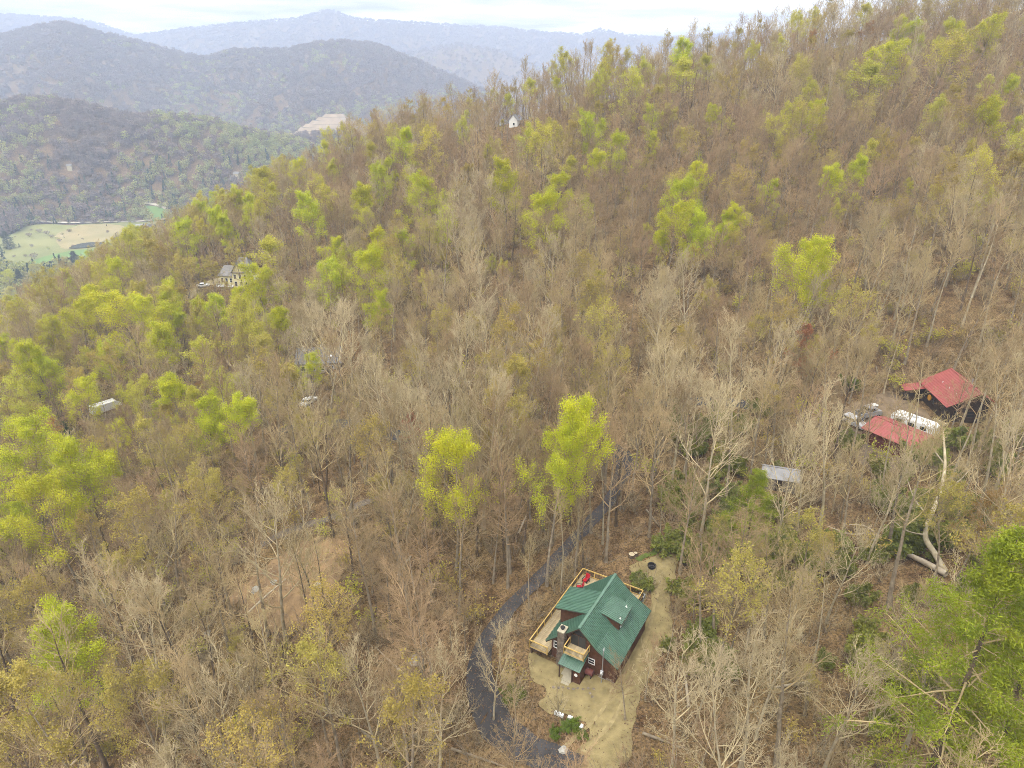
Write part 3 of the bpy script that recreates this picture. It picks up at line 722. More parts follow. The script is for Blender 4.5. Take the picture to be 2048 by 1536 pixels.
# ------------------------------------------------------------------ vehicles
def vehicle(name, label, paint, kind='suv', cat='car', Lv=4.6, W=1.85):
    t = empty(name, (0, 0, 0))
    if kind == 'suv':
        body = [(-Lv/2, .35), (Lv/2, .35), (Lv/2, .75), (Lv/2 - .15, .95), (Lv/2 - 1.2, 1.05), (-Lv/2 + .05, 1.05), (-Lv/2, .9)]
        cabn = [(-Lv/2 + .12, 1.05), (Lv/2 - 1.2, 1.05), (Lv/2 - 1.95, 1.62), (-Lv/2 + .4, 1.66)]
    elif kind == 'sedan':
        body = [(-Lv/2, .32), (Lv/2, .32), (Lv/2, .65), (Lv/2 - .2, .8), (Lv/2 - 1.25, .92), (-Lv/2 + .8, .95), (-Lv/2 + .05, .9)]
        cabn = [(-Lv/2 + .75, .94), (Lv/2 - 1.25, .92), (Lv/2 - 2.0, 1.40), (-Lv/2 + 1.45, 1.42)]
    elif kind == 'van':
        body = [(-Lv/2, .5), (Lv/2, .5), (Lv/2, 1.1), (Lv/2 - .2, 1.35), (Lv/2 - .9, 1.5), (Lv/2 - 1.4, 2.6), (-Lv/2, 2.7)]
        cabn = [(Lv/2 - 2.6, 1.5), (Lv/2 - .9, 1.5), (Lv/2 - 1.45, 2.55), (Lv/2 - 2.6, 2.6)]
    else:
        body = [(-Lv/2, .5), (Lv/2, .5), (Lv/2, 1.1), (Lv/2 - .2, 1.35), (Lv/2 - 1.3, 1.45), (Lv/2 - 1.35, 1.45), (-Lv/2, 1.45)]
        cabn = [(Lv/2 - 3.2, 1.45), (Lv/2 - 1.3, 1.45), (Lv/2 - 1.8, 2.15), (Lv/2 - 3.1, 2.2)]
    MB().prism(body, 'y', -W / 2, W / 2).build('body', paint, t, bevel=.07)
    c = MB().prism(cabn, 'y', -W / 2 + .1, W / 2 - .1).build('cab', paint, t, bevel=.06)
    zl, zh = cabn[0][1] + .06, cabn[2][1] - .12
    xa, xb = cabn[0][0] + .35, cabn[1][0] - .45
    for s in (-1, 1):
        MB().prism([(xa, zl), (xb, zl), (xb - .4, zh), (xa + .15, zh)], 'y', s * (W / 2 - .1), s * (W / 2 - .085)).build('side_window', M_glass, c)
    p1, p2 = Vector((cabn[1][0], 0, cabn[1][1])), Vector((cabn[2][0], 0, cabn[2][1])); nrm = Vector((p2.z - p1.z, 0, p1.x - p2.x)).normalized()
    a, b = p1.lerp(p2, .14) + nrm * .012, p1.lerp(p2, .86) + nrm * .012; w = W / 2 - .22
    MB().slab([(a.x, -w, a.z), (a.x, w, a.z), (b.x, w, b.z), (b.x, -w, b.z)], .01).build('windscreen', M_glass, c)
    p1, p2 = Vector((cabn[0][0], 0, cabn[0][1])), Vector((cabn[3][0], 0, cabn[3][1]))
    a, b = p1.lerp(p2, .2) + Vector((-.02, 0, .012)), p1.lerp(p2, .85) + Vector((-.02, 0, .012))
    MB().slab([(a.x, -w, a.z), (a.x, w, a.z), (b.x, w, b.z), (b.x, -w, b.z)], .01).build('rear_window', M_glass, c)
    if kind == 'truck':
        MB().box(-Lv / 2 + .12, Lv / 2 - 3.35, -W / 2 + .15, W / 2 - .15, 1.44, 1.455).build('cargo_bed', M_black, t)
    for sx in (-Lv / 2 + .9, Lv / 2 - .95):
        for s in (-1, 1):
            wh = MB().cone((sx, s * (W / 2 - .22), .36), (sx, s * (W / 2 + .01), .36), .36, .36, 14).build('wheel', M_tyre, t)
            MB().cone((sx, s * (W / 2 + .01), .36), (sx, s * (W / 2 + .025), .36), .2, .2, 10).build('rim', M_steel, wh)
    for s in (-1, 1):
        MB().box(Lv / 2 - .02, Lv / 2 + .015, s * (W / 2 - .3) - .18, s * (W / 2 - .3) + .18, .66, .82).build('headlight', M_white, t)
    return tag(t, label, cat)
def park(t, u, v, yaw, dz=.12, lift=0.0):
    p = hit(u, v, lift); t.location = (p[0], p[1], gz(p[0], p[1]) + dz); t.rotation_euler = (0, 0, yaw); return p
CARS = []
CARS.append(park(vehicle('parked_car', 'silver sport utility vehicle left of the red-roofed garage', M_silver, 'suv'), 1709, 846, R(-62), lift=.6))
CARS.append(park(vehicle('parked_car', 'pale grey pickup parked at the yard end above the silver vehicle', M_tin, 'truck', Lv=5.2), 1735, 828, R(20), lift=.8))
CARS.append(park(vehicle('parked_car', 'small white car on the pale lane beside the yellow house', M_white, 'sedan'), 406, 571, R(20), lift=.6))
CARS.append(park(vehicle('delivery_truck', 'long white truck half hidden by lime trees at far left', M_white, 'van', 'truck', Lv=7.6, W=2.4), 213, 816, R(52), lift=1.0))
CARS.append(park(vehicle('parked_car', 'white car glimpsed under trees below the grey-roofed house', M_white, 'sedan'), 617, 803, R(70), lift=.6))

# ------------------------------------------------------------------ red-roofed house, garage, camper, grey shed
def gable_house(name, label, cat, loc, yaw, Ln, Wd, eave, rise, wallm, roofm, over=.45, ribs=True, base=-2.0, back=1.0):
    t = tag(empty(name, loc, yaw), label, cat)
    sl = rise / (Wd / 2)
    eb = eave + rise - back * rise
    MB().prism([(-Wd / 2 * back + over, base), (Wd / 2 - over, base), (Wd / 2 - over, eave + sl * over - .1), (0, eave + rise - .12), (-Wd / 2 * back + over, eb + sl * over - .1)], 'x', -Ln / 2 + over, Ln / 2 - over).build('wall', wallm, t)
    for s in (-1, 1):
        roof_plane('roof', roofm, t, (-Ln / 2, 0, eave + rise), (Ln / 2, 0, eave + rise), (Ln / 2, s * Wd / 2 * (1 if s > 0 else back), eave if s > 0 else eb), (-Ln / 2, s * Wd / 2 * (1 if s > 0 else back), eave if s > 0 else eb), .09, .45 if ribs else 99, .03)
    MB().bar((-Ln / 2 - .02, 0, eave + rise + .03), (Ln / 2 + .02, 0, eave + rise + .03), .3, .06).build('ridge_cap', roofm, t)
    return t
rh = gable_house('red_roofed_house', 'dark timber house with broad faded red metal roof on right slope', 'house', (82.2, 113.2, 3.2), math.atan2(11.0, 1.2), 11.5, 10.2, 3.0, 2.9, M_darkwood, M_red, back=.5)
for k in range(2): window(rh, -5.302, -.2 + k * 2.3, 1.2 + k * 2.3, 1.0, 2.3, 'x', -1, fm=M_trim)
for k in range(3): window(rh, 4.66, -4 + k * 3.0, -2.8 + k * 3.0, 1.0, 2.2, 'y', 1, fm=M_trim)
MB().cone((1.0, 4.72, 1.75), (1.0, 4.9, 1.75), .55, .55, 16).build('round_sign', M_orange, rh)
roof_plane('porch_roof', M_red, rh, (3.0, 4.6, 2.75), (5.8, 4.6, 2.75), (5.8, 8.4, 2.1), (3.0, 8.4, 2.1), .08, .45, .03)
MB().box(3.0, 5.8, 4.7, 8.2, .2, .45).build('porch_floor', M_darkwood, rh)
for px_ in (3.15, 5.65): MB().box(px_ - .08, px_ + .08, 8.1, 8.26, -1, 2.1).build('porch_post', M_darkwood, rh)
MB().cone((0, -1.2, 5.0), (0, -1.2, 6.3), .12, .12, 10).build('flue_pipe', M_steel, rh)
for k in range(3): MB().cone((-3 + k * 2.6, 2.6, 4.3), (-3 + k * 2.6, 2.6, 4.65), .07, .07, 8).build('vent_pipe', M_white, rh)
gar = gable_house('red_roofed_garage', 'low garage with red metal roof in front of white camper', 'garage', (64.6, 100.4, 2.8), math.atan2(-5.9, 3.8), 9.2, 7.6, 2.5, 1.2, boards_mat('barn_red', (.15, .045, .035), (.10, .03, .025), 3), M_red, .3)
MB().box(4.31, 4.36, -1.8, 1.8, 0, 2.2).build('garage_door', M_white, gar)
window(gar, -4.31, -1.0, .4, 1.0, 1.9, 'x', -1)
cp = empty('camper_trailer', (69.9, 105.4, gz(69.9, 105.4)), math.atan2(-5.9, 4.6))
prof = [(-3.6, .55), (3.6, .55), (3.75, 1.4), (3.6, 2.35), (3.0, 2.75), (-3.1, 2.8), (-3.65, 2.5)]
MB().prism(prof, 'y', -1.25, 1.25).build('shell', M_white, cp, bevel=.25)
for s in (-1, 1):
    for k in range(3): MB().box(-2.6 + k * 2, -1.6 + k * 2, s * 1.25 - .01, s * 1.25 + .01, 1.5, 2.1).build('side_window', M_glass, cp)
    MB().cone((-.3, s * 1.0, .36), (-.3, s * 1.22, .36), .36, .36, 12).build('wheel', M_tyre, cp)
MB().box(-.5, .3, -.4, .4, 2.8, 3.02).build('roof_hatch', M_silver, cp)
MB().bar((3.6, 0, .55), (4.8, 0, .5), .12).build('tow_bar', M_black, cp)
tag(cp, 'white rounded camper trailer between red garage and red-roofed house', 'camper')
p = P_z(1880, 845, 3.6)
sf = empty('porch_sofa', (p[0], p[1], gz(p[0], p[1]) + .05), R(115)); MB().box(-.95, .95, -.45, .45, .15, .5).build('seat', M_beige, sf, bevel=.06); MB().box(-.95, .95, .3, .5, .5, .95).build('backrest', M_beige, sf, bevel=.06)
for s in (-1, 1): MB().box(s * .95 - .12, s * .95 + .12, -.45, .5, .15, .68).build('armrest', M_beige, sf, bevel=.05)
tag(sf, 'beige sofa standing outside at the end of the camper', 'sofa')
p = P_z(1745, 818, 3.5)
bn = empty('tool_locker', (p[0], p[1], gz(p[0], p[1])), .4); MB().box(-.7, .7, -.5, .5, 0, 1.5).build('cabinet', M_tin, bn, bevel=.03); MB().box(-.75, .75, -.55, .55, 1.5, 1.6).build('lid', M_white, bn)
tag(bn, 'tall pale metal locker behind the red garage', 'locker')
p = P(1565, 925, 104)
sh = gable_house('grey_shed', 'small shed with weathered grey tin roof below the red garage', 'shed', (41.6, 91.0, gz(41.6, 91.0)), R(-18), 5.6, 4.2, 2.1, 1.0, boards_mat('weathered_boards', (.22, .19, .16), (.13, .11, .09), 3.4), M_tin, .25, base=-1.2)
MB().box(-.5, .5, -1.92, -1.87, 0, 1.8).build('shed_door', M_darkwood, sh)

# ------------------------------------------------------------------ the yellow house with steep grey roofs
p = hit(480, 574); yz = gz(p[0], p[1])
yh = tag(empty('yellow_house', (p[0], p[1] + 3, yz), R(-8)), 'tall pale yellow house with steep grey roofs deep in the trees', 'house')
MB().box(-2.0, 6.2, -4, 4, -3, 6.3).build('wall', M_yellow, yh)
MB().box(-8.6, -2.0, -3.0, 3.4, -3, 4.4).build('wing_wall', M_yellow, yh)
MB().add([(-2.6, -4.6, 6.2), (6.8, -4.6, 6.2), (6.8, 4.6, 6.2), (-2.6, 4.6, 6.2), (.4, 0, 11.6), (3.8, 0, 11.6)], [(0, 1, 5, 4), (1, 2, 5), (2, 3, 4, 5), (3, 0, 4), (0, 3, 2, 1)]).build('roof', M_greyroof, yh)
MB().add([(-9.2, -3.6, 4.3), (-2.0, -3.6, 4.3), (-2.0, 4, 4.3), (-9.2, 4, 4.3), (-7.4, 0.2, 7.9), (-2.0, 0.2, 7.9)], [(0, 1, 5, 4), (2, 3, 4, 5), (3, 0, 4), (1, 2, 5), (0, 3, 2, 1)]).build('wing_roof', M_greyroof, yh)
MB().prism([(-2.6, 6.3), (2.6, 6.3), (0, 9.9)], 'y', -4.05, -.5).build('front_gable', M_yellow, yh).location = (1.0, -.4, 0)
for sx in (-1, 1): roof_plane('gable_roof', M_greyroof, yh, (1.0, -4.9, 10.1), (1.0, -.5, 10.1), (1.0 + sx * 3.0, -.5, 6.0), (1.0 + sx * 3.0, -4.9, 6.0), .1, 99)
MB().box(5.4, 6.9, -4.5, -3.2, -3, 7.0).build('corner_bay', M_white, yh)
MB().box(6.25, 8.2, -3.6, -.4, -3, 4.6).build('side_bay', M_white, yh)
for k in range(3):
    window(yh, -4.002, -1.4 + k * 2.3, -.2 + k * 2.3, 3.4, 5.3, 'y', -1); window(yh, -4.002, -1.4 + k * 2.3, -.2 + k * 2.3, .4, 2.4, 'y', -1)
for k in range(3): window(yh, -3.002, -8.0 + k * 2, -6.9 + k * 2, 1.5, 3.4, 'y', -1)
MB().box(-9.2, -2.2, -5.2, -3.05, .2, .42).build('terrace', M_white, yh)
rail(yh, (-9.2, -5.15), (-2.3, -5.15), .42, 1.4, m=M_white)
YH = p
yh.scale = (.82, .82, .86)
# ------------------------------------------------------------------ the grey-roofed house
p = hit(640, 742); gzh = gz(p[0], p[1])
gh = gable_house('grey_roofed_house', 'long low house with grey shingle roof and two small skylights', 'house', (p[0], p[1] + 2, gzh), R(6), 11.5, 9, 3.0, 2.6, mat('tan_siding', (.45, .38, .28), .8, vary=.15, scale=1), M_greyroof, .4, ribs=False)
for k, (sx, sy) in enumerate(((-1.2, -2.9), (2.8, -2.4))):
    zz_ = 5.6 + 2.6 * sy / 4.5
    MB().slab([(sx - .4, sy - .35, zz_ - .14), (sx + .4, sy - .35, zz_ - .14), (sx + .4, sy + .35, zz_ + .28), (sx - .4, sy + .35, zz_ + .28)], .15).build('skylight', M_white, gh)
MB().box(-4.2, -3.6, -.9, -.3, 4.6, 6.3).build('chimney', M_white, gh); MB().box(.2, .8, .2, .8, 4.8, 6.1).build('roof_vent', M_white, gh)
for k in range(4): window(gh, -4.102, -4.4 + k * 2.3, -3.2 + k * 2.3, 1.0, 2.3, 'y', -1)
for k, (dx_, lb_) in enumerate(((-7.0, 'white garden bench at the left end of the grey-roofed house'),)):
    b = empty('garden_bench', (p[0] + dx_, p[1] - 1.5, gz(p[0] + dx_, p[1] - 1.5)), .2)
    MB().box(-1.0, 1.0, -.35, .35, .4, .5).build('seat', M_white, b); MB().box(-1.0, 1.0, .3, .4, .5, 1.1).build('backrest', M_white, b)
    for s in (-1, 1): MB().box(s * .85 - .06, s * .85 + .06, -.33, .35, 0, .4).build('leg', M_white, b)
    tag(b, lb_, 'bench')
GH = p
# white cabin on the ridge
p = hit(1029, 256)
wc = gable_house('white_cabin', 'tiny white gabled cabin among bare trees on the ridge', 'cabin', (p[0], p[1] + 4, gz(p[0], p[1])), R(75), 7, 6, 3.6, 3.2, M_white, M_tin, .3)
window(wc, -3.22, -1.0, .2, 1.2, 2.6, 'x', -1)
wc.scale = (.72, .72, .8)
WC = p

# ------------------------------------------------------------------ trees: skeletons grown level by level with numpy
def unit(v): return v / np.maximum(np.linalg.norm(v, axis=-1, keepdims=True), 1e-9)
def tubes(P_, R_, S):
    """P_ (N,K,3) centre lines, R_ (N,K) radii, S sides -> verts, quads"""
    N, K, _ = P_.shape
    T = unit(np.gradient(P_, axis=1))
    ref = np.where(np.abs(T[..., 2:3]) > .9, np.array([1., 0, 0]), np.array([0, 0, 1.]))
    X = unit(np.cross(T, ref)); Y = np.cross(T, X)
    a = np.arange(S) * 2 * np.pi / S
    V = P_[:, :, None] + R_[:, :, None, None] * (np.cos(a)[None, None, :, None] * X[:, :, None] + np.sin(a)[None, None, :, None] * Y[:, :, None])
    V = V.reshape(-1, 3)
    n, k, s = np.meshgrid(np.arange(N), np.arange(K - 1), np.arange(S), indexing='ij')
    b = (n * K + k) * S; s2 = (s + 1) % S
    return V, np.stack([b + s, b + s2, b + S + s2, b + S + s], -1).reshape(-1, 4)
def polyline(rng, p0, d0, L, K, wob, up):
    """N lines that start at p0 along d0, curve by a random walk and towards the sky"""
    N = len(p0); pts = [p0]; d = unit(d0); st = (L / (K - 1))[:, None]
    for k in range(K - 1):
        d = unit(d + wob * rng.normal(size=(N, 3)) + np.array([0, 0, 1]) * up)
        pts.append(pts[-1] + d * st)
    return np.stack(pts, 1)
def sprout(rng, Pp, Rp, n, t0, t1, spread, lenf, Lp, K, wob, up, rf, lo=0.0):
    """n children on every parent line"""
    N, Kp, _ = Pp.shape
    t = (t0 + (t1 - t0) * (np.arange(n)[None] + rng.random((N, n))) / n)
    x = t * (Kp - 1); i = np.minimum(x.astype(int), Kp - 2); f = (x - i)[..., None]
    ar = np.arange(N)[:, None]
    p = Pp[ar, i] * (1 - f) + Pp[ar, i + 1] * f
    tan = unit(Pp[ar, i + 1] - Pp[ar, i])
    rad = Rp[ar, i] * (1 - f[..., 0]) + Rp[ar, i + 1] * f[..., 0]
    rnd = unit(rng.normal(size=(N, n, 3))); per = unit(rnd - (rnd * tan).sum(-1, keepdims=True) * tan)
    d = unit(tan + per * spread * rng.uniform(.7, 1.3, (N, n, 1)))
    L_ = (Lp[:, None] * lenf * (1.12 - .62 * t) * rng.uniform(.65, 1.3, (N, n))).ravel()
    Pc = polyline(rng, p.reshape(-1, 3), d.reshape(-1, 3), L_, K, wob, up)
    r0 = np.maximum(rad.ravel() * rf, lo)
    Rc = r0[:, None] * np.linspace(1, .35, K)[None]
    return Pc, Rc, L_
def grow(seed, H, crown0=.42, wide=.27, n1=17, n2=6, n3=5, n4=4, asc=.9, up=.10, r0=.0115, fork=False, twig=.012, wob=.10):
    rng = np.random.default_rng(seed)
    K = 11
    base = np.zeros((1, 3)); lean = np.array([[rng.normal() * .035, rng.normal() * .035, 1.0]])
    T = polyline(rng, base, lean, np.array([H * .97]), K, .035, .02)
    tt = np.linspace(0, 1, K); Rt = (H * r0 * (1 - tt * .93) * (1 + .45 * np.exp(-tt * 22)))[None]
    # main limbs along the upper stem
    t = crown0 + (.985 - crown0) * np.sort(rng.random(n1)) ** .9
    x = t * (K - 1); i = np.minimum(x.astype(int), K - 2); f = (x - i)[:, None]
    p = T[0][i] * (1 - f) + T[0][i + 1] * f
    az = np.arange(n1) * 2.399 + rng.random(n1) * 1.1
    rel = (t - crown0) / (1 - crown0)
    el = asc * (.55 + .55 * rel) + rng.normal(size=n1) * .12
    d = np.stack([np.cos(az) * np.cos(el), np.sin(az) * np.cos(el), np.sin(el)], 1)
    L1 = H * wide * (1.25 - .80 * rel) * (.55 + .55 * np.minimum(1, rel * 3.5)) * rng.uniform(.75, 1.25, n1)
    P1 = polyline(rng, p, d, L1, 7, wob, up)
    rt = np.interp(t, tt, Rt[0])
    R1 = np.maximum(rt * .58, .05)[:, None] * np.linspace(1, .28, 7)[None]
    P2, R2, L2 = sprout(rng, P1, R1, n2, .18, 1.0, .75, .50, L1, 5, wob * 1.3, up * .9, .62, .024)
    P3, R3, L3 = sprout(rng, P2, R2, n3, .15, 1.0, .80, .55, L2, 4, wob * 1.5, up * .8, .65, twig)
    P4, R4, L4 = sprout(rng, P3, R3, n4, .2, 1.0, .85, .62, L3, 3, wob * 1.6, up * .6, .8, twig * .85)
    return dict(T=(T, Rt), L=[(P1, R1, 5), (P2, R2, 4), (P3, R3, 3), (P4, R4, 3)], rng=rng, H=H)
def leaves_at(rng, p, size, n, jit, asp=.55):
    """n small leaf sprays (two-triangle diamonds) round every point"""
    c = np.repeat(p, n, 0) + rng.normal(size=(len(p) * n, 3)) * jit
    nrm = unit(rng.normal(size=c.shape) + np.array([0, 0, .9])); ref = unit(rng.normal(size=c.shape))
    x = unit(np.cross(nrm, ref)); yv = np.cross(nrm, x)
    s = size * rng.uniform(.55, 1.35, (len(c), 1))
    V = np.stack([c - x * s, c - yv * s * asp + nrm * s * .12, c + x * s, c + yv * s * asp + nrm * s * .12], 1).reshape(-1, 3)
    k = np.arange(len(c))[:, None] * 4
    return V, np.concatenate([k, k + 1, k + 2, k + 3], 1)
def tree_meshes(name, sk, bark, twigm, leaf=None, leafn=0, leafsize=.2, cover=1.0, top=0.0, jit=.16, level=3):
    V, Q = tubes(*sk['T'], 7)
    trunk = mesh_np(name + '_trunk', V, Q, mats=[bark], smooth=True)
    Vs, Qs, Ms, o = [], [], [], 0
    for P_, R_, S in sk['L']:
        V, Q = tubes(P_, R_, S); Vs.append(V); Qs.append(Q + o); Ms.append(np.zeros(len(Q), int)); o += len(V)
    mats = [twigm]
    if leaf is not None:
        rng = sk['rng']
        P4 = sk['L'][level][0]; tips = P4[:, -1]
        zmin, zmax = tips[:, 2].min(), tips[:, 2].max()
        h = (tips[:, 2] - zmin) / (zmax - zmin)
        axd = np.hypot(tips[:, 0], tips[:, 1]); axd = axd / axd.max()
        clump = vnoise(tips[:, 0] * .55 + tips[:, 2] * .31, tips[:, 1] * .55 - tips[:, 2] * .27, int(sk['H'] * 10))
        keep = (cover + top * (h + .4 * axd - .7) + (clump - .5) * 1.1) > rng.random(len(tips))
        q = np.concatenate([tips[keep], P4[keep, 1]])
        V, Q = leaves_at(rng, q, leafsize, leafn, jit); Vs.append(V); Qs.append(Q + o); Ms.append(np.ones(len(Q), int)); mats.append(leaf)
    crown = mesh_np(name + '_crown', np.concatenate(Vs), np.concatenate(Qs), mats=mats, qm=np.concatenate(Ms))
    return trunk, crown
B_grey = mat('bark_grey', (0.300, 0.250, 0.175), .95, color2=(0.160, 0.128, 0.088), scale=1.6, rand=.22, detail=3)
B_dark = mat('bark_dark', (0.165, 0.122, 0.080), .95, color2=(0.080, 0.060, 0.042), scale=1.6, rand=.2, detail=3)
B_pale = mat('bark_pale', (0.450, 0.390, 0.270), .95, color2=(0.270, 0.225, 0.145), scale=1.4, rand=.15, detail=3)
T_tan = mat('twigs_tan', (0.455, 0.352, 0.185), .95, color2=(0.295, 0.224, 0.112), scale=.5, detail=2, rand=.20, huevar=.008)
T_pale = mat('twigs_pale', (0.55, 0.455, 0.275), .95, color2=(0.37, 0.30, 0.172), scale=.5, detail=2, rand=.15)
T_rose = mat('twigs_rose', (0.395, 0.282, 0.155), .95, color2=(0.260, 0.182, 0.098), scale=.5, detail=2, rand=.2, huevar=.008)
F_lime = leaf_mat('leaves_lime', (0.62, 0.62, 0.034), (0.38, 0.42, 0.030))
F_spring = leaf_mat('leaves_spring', (0.58, 0.545, 0.080), (0.42, 0.40, 0.058))
F_olive = leaf_mat('leaves_olive', (0.48, 0.40, 0.095), (0.35, 0.285, 0.07))
F_red = leaf_mat('leaves_red', (0.42, 0.165, 0.085), (0.30, 0.135, 0.075))
F_orange = leaf_mat('leaves_orange', (0.42, 0.245, 0.085), (0.32, 0.19, 0.07))
F_pine = leaf_mat('needles_pine', (0.34, 0.38, 0.030), (0.15, 0.20, 0.018), rand=.1)
F_dark = leaf_mat('needles_dark', (0.075, 0.115, 0.035), (0.038, 0.062, 0.022), rand=.15)
F_rhodo = leaf_mat('leaves_evergreen', (0.27, 0.285, 0.060), (0.15, 0.17, 0.038), rand=.2)

KINDS = {}                                            # kind -> list of (trunk mesh, crown mesh, height)
def variant(kind, seed, H, bark, twigm, leaf=None, ln=0, ls=.2, cover=1.0, top=0.0, jit=.16, **kw):
    sk = grow(seed, H, **kw)
    KINDS.setdefault(kind, []).append((*tree_meshes(f'{kind}_{seed}', sk, bark, twigm, leaf, ln, ls, cover, top, jit), H))
for s in range(4): variant('bare_tan', 10 + s, 19 + s, B_grey, T_tan, crown0=[.40, .50, .34, .45][s], wide=[.22, .20, .27, .24][s], n1=18, n2=6, n3=4, n4=4, asc=1.05, up=.15, twig=.015)
for s in range(2): variant('bare_dark', 20 + s, 21 + s, B_dark, T_tan, crown0=.5, wide=.22, n1=15, n2=6, n3=4, n4=4, asc=1.0, up=.12, twig=.014)
for s in range(3): variant('bare_pale', 30 + s, 19 + s, B_pale, T_pale, crown0=[.18, .30, .24][s], wide=[.36, .30, .33][s], n1=19, n2=6, n3=5, asc=.95, up=.18, n4=2, twig=.019)
for s in range(2): variant('bare_rose', 40 + s, 18 + s, B_grey, T_rose, crown0=.36, wide=.26, n1=18, n2=6, n3=5, n4=4, asc=1.0, up=.12, twig=.013)
for s in range(3): variant('bare_pole', 50 + s, 22 + s, B_pale, T_tan, crown0=[.62, .55, .7][s], wide=.16, n1=13, n2=5, n4=3, r0=.0085, asc=1.0)
for s in range(4): variant('lime', 60 + s, 19 + s, B_grey, T_tan, F_lime, 11, .09, [.68, .52, .72, .6][s], .6, .34, crown0=[.36, .45, .30, .4][s], wide=[.27, .23, .30, .25][s], n1=18, n4=3)
for s in range(4): variant('spring', 70 + s, 19 + s, B_grey, T_tan, F_spring, 6, .10, [.42, .32, .5, .36][s], .75, .3, crown0=[.36, .46, .32, .4][s], wide=[.27, .22, .28, .25][s], n1=18, n4=3)
for s in range(3): variant('olive', 80 + s, 19 + s, B_grey, T_tan, F_olive, 4, .10, .38, .65, .2, crown0=.34, wide=.28, n1=19)
for s in range(2): variant('sparse', 85 + s, 20 + s, B_grey, T_tan, F_olive, 2, .11, .28, .5, .16, crown0=.42, wide=.24, n1=17)
variant('red', 90, 14, B_grey, T_rose, F_red, 4, .10, .45, .4, .14, crown0=.3, wide=.3)
variant('orange', 92, 15, B_grey, T_rose, F_orange, 3, .10, .6, .4, .14, crown0=.3, wide=.3)

def conifer(name, seed, H, W, leafm, bark, t0=.08, n=26, per=5, droop=-.05, ln=9, ls=.20, irregular=.25):
    rng = np.random.default_rng(seed)
    T = polyline(rng, np.zeros((1, 3)), np.array([[.01, .01, 1.]]), np.array([H]), 12, .012, .02)
    tt = np.linspace(0, 1, 12); Rt = (H * .0125 * (1 - tt * .95))[None]
    V, Q = tubes(T, Rt, 7); trunk = mesh_np(name + '_trunk', V, Q, mats=[bark], smooth=True)
    N = n * per
    t = np.repeat(t0 + (.97 - t0) * np.linspace(0, 1, n) ** .9, per) + rng.normal(size=N) * .008
    rel = np.clip((t - t0) / (1 - t0), 0, 1)
    x = np.clip(t, 0, .999) * 11; i = x.astype(int); f = (x - i)[:, None]
    p = T[0][i] * (1 - f) + T[0][np.minimum(i + 1, 11)] * f
    az = np.tile(np.arange(per) * 2 * np.pi / per, n) + np.repeat(rng.random(n) * 6.28, per) + rng.normal(size=N) * .25
    el = .08 + .55 * rel + rng.normal(size=N) * .08
    d = np.stack([np.cos(az) * np.cos(el), np.sin(az) * np.cos(el), np.sin(el)], 1)
    L1 = W * (1 - rel) ** .75 * (.5 + .5 * np.minimum(1, rel * 5 + .3)) * (1 + irregular * rng.normal(size=N)) + .35
    L1 = np.maximum(L1, .3)
    P1 = polyline(rng, p, d, L1, 6, .06, .03 + droop)
    R1 = (.012 * L1 + .012)[:, None] * np.linspace(1, .3, 6)[None]
    P2, R2, L2 = sprout(rng, P1, R1, 6, .3, 1.0, .7, .34, L1, 4, .08, .06, .6, .010)
    Va, Qa = tubes(P1, R1, 4); Vb, Qb = tubes(P2, R2, 3)
    q = np.concatenate([P2[:, 1], P2[:, 2], P2[:, 3], P1[:, -1], P1[:, -2]])
    Vc, Qc = leaves_at(rng, q, ls, ln, .22, .2)
    crown = mesh_np(name + '_crown', np.concatenate([Va, Vb, Vc]), np.concatenate([Qa, Qb + len(Va), Qc + len(Va) + len(Vb)]), mats=[T_tan, leafm],
                    qm=np.r_[np.zeros(len(Qa) + len(Qb), int), np.ones(len(Qc), int)])
    return trunk, crown, H
KINDS['pine'] = [conifer('pine', 100, 22, 4.6, F_pine, B_dark, t0=.2, n=20, per=5, ln=18, ls=.125, irregular=.35)]
KINDS['hemlock'] = [conifer('hemlock', 110, 16, 3.2, F_dark, B_dark, n=24, per=5, droop=-.08, ln=10, ls=.16)]
def shrub(kind, seed, H, W, leafm, twigm, n=9, ln=4, ls=.14, cover=1.0):
    rng = np.random.default_rng(seed)
    p0 = np.c_[rng.normal(size=(n, 2)) * W * .12, np.zeros(n) - .1]
    az = rng.random(n) * 6.28; el = rng.uniform(.75, 1.4, n)
    d = np.stack([np.cos(az) * np.cos(el), np.sin(az) * np.cos(el), np.sin(el)], 1)
    L1 = H * rng.uniform(.6, 1.05, n)
    P1 = polyline(rng, p0, d, L1, 5, .1, .05); R1 = (np.full(n, .022 + H * .004))[:, None] * np.linspace(1, .3, 5)[None]
    P2, R2, L2 = sprout(rng, P1, R1, 6, .2, 1, .8, .5, L1, 4, .12, .08, .6, .010)
    P3, R3, L3 = sprout(rng, P2, R2, 4, .2, 1, .85, .55, L2, 3, .14, .06, .7, .008)
    V1, Q1 = tubes(P1, R1, 4); V2, Q2 = tubes(np.concatenate([P2]), R2, 3); V3, Q3 = tubes(P3, R3, 3)
    stem = mesh_np(kind + '_stem', V1, Q1, mats=[B_grey])
    Vs, Qs, Ms = [V2, V3], [Q2, Q3 + len(V2)], [np.zeros(len(Q2) + len(Q3), int)]
    mats = [twigm]
    if leafm is not None:
        k = rng.random(len(P3)) < cover
        V, Q = leaves_at(rng, np.concatenate([P3[k, -1], P3[k, 1]]), ls, ln, .12); Vs.append(V); Qs.append(Q + len(V2) + len(V3)); Ms.append(np.ones(len(Q), int)); mats.append(leafm)
    KINDS.setdefault(kind, []).append((stem, mesh_np(kind + '_crown', np.concatenate(Vs), np.concatenate(Qs), mats=mats, qm=np.concatenate(Ms)), H))
for s in range(3): shrub('brush', 120 + s, 3.2, 2.5, None, [T_tan, T_rose, T_pale][s])
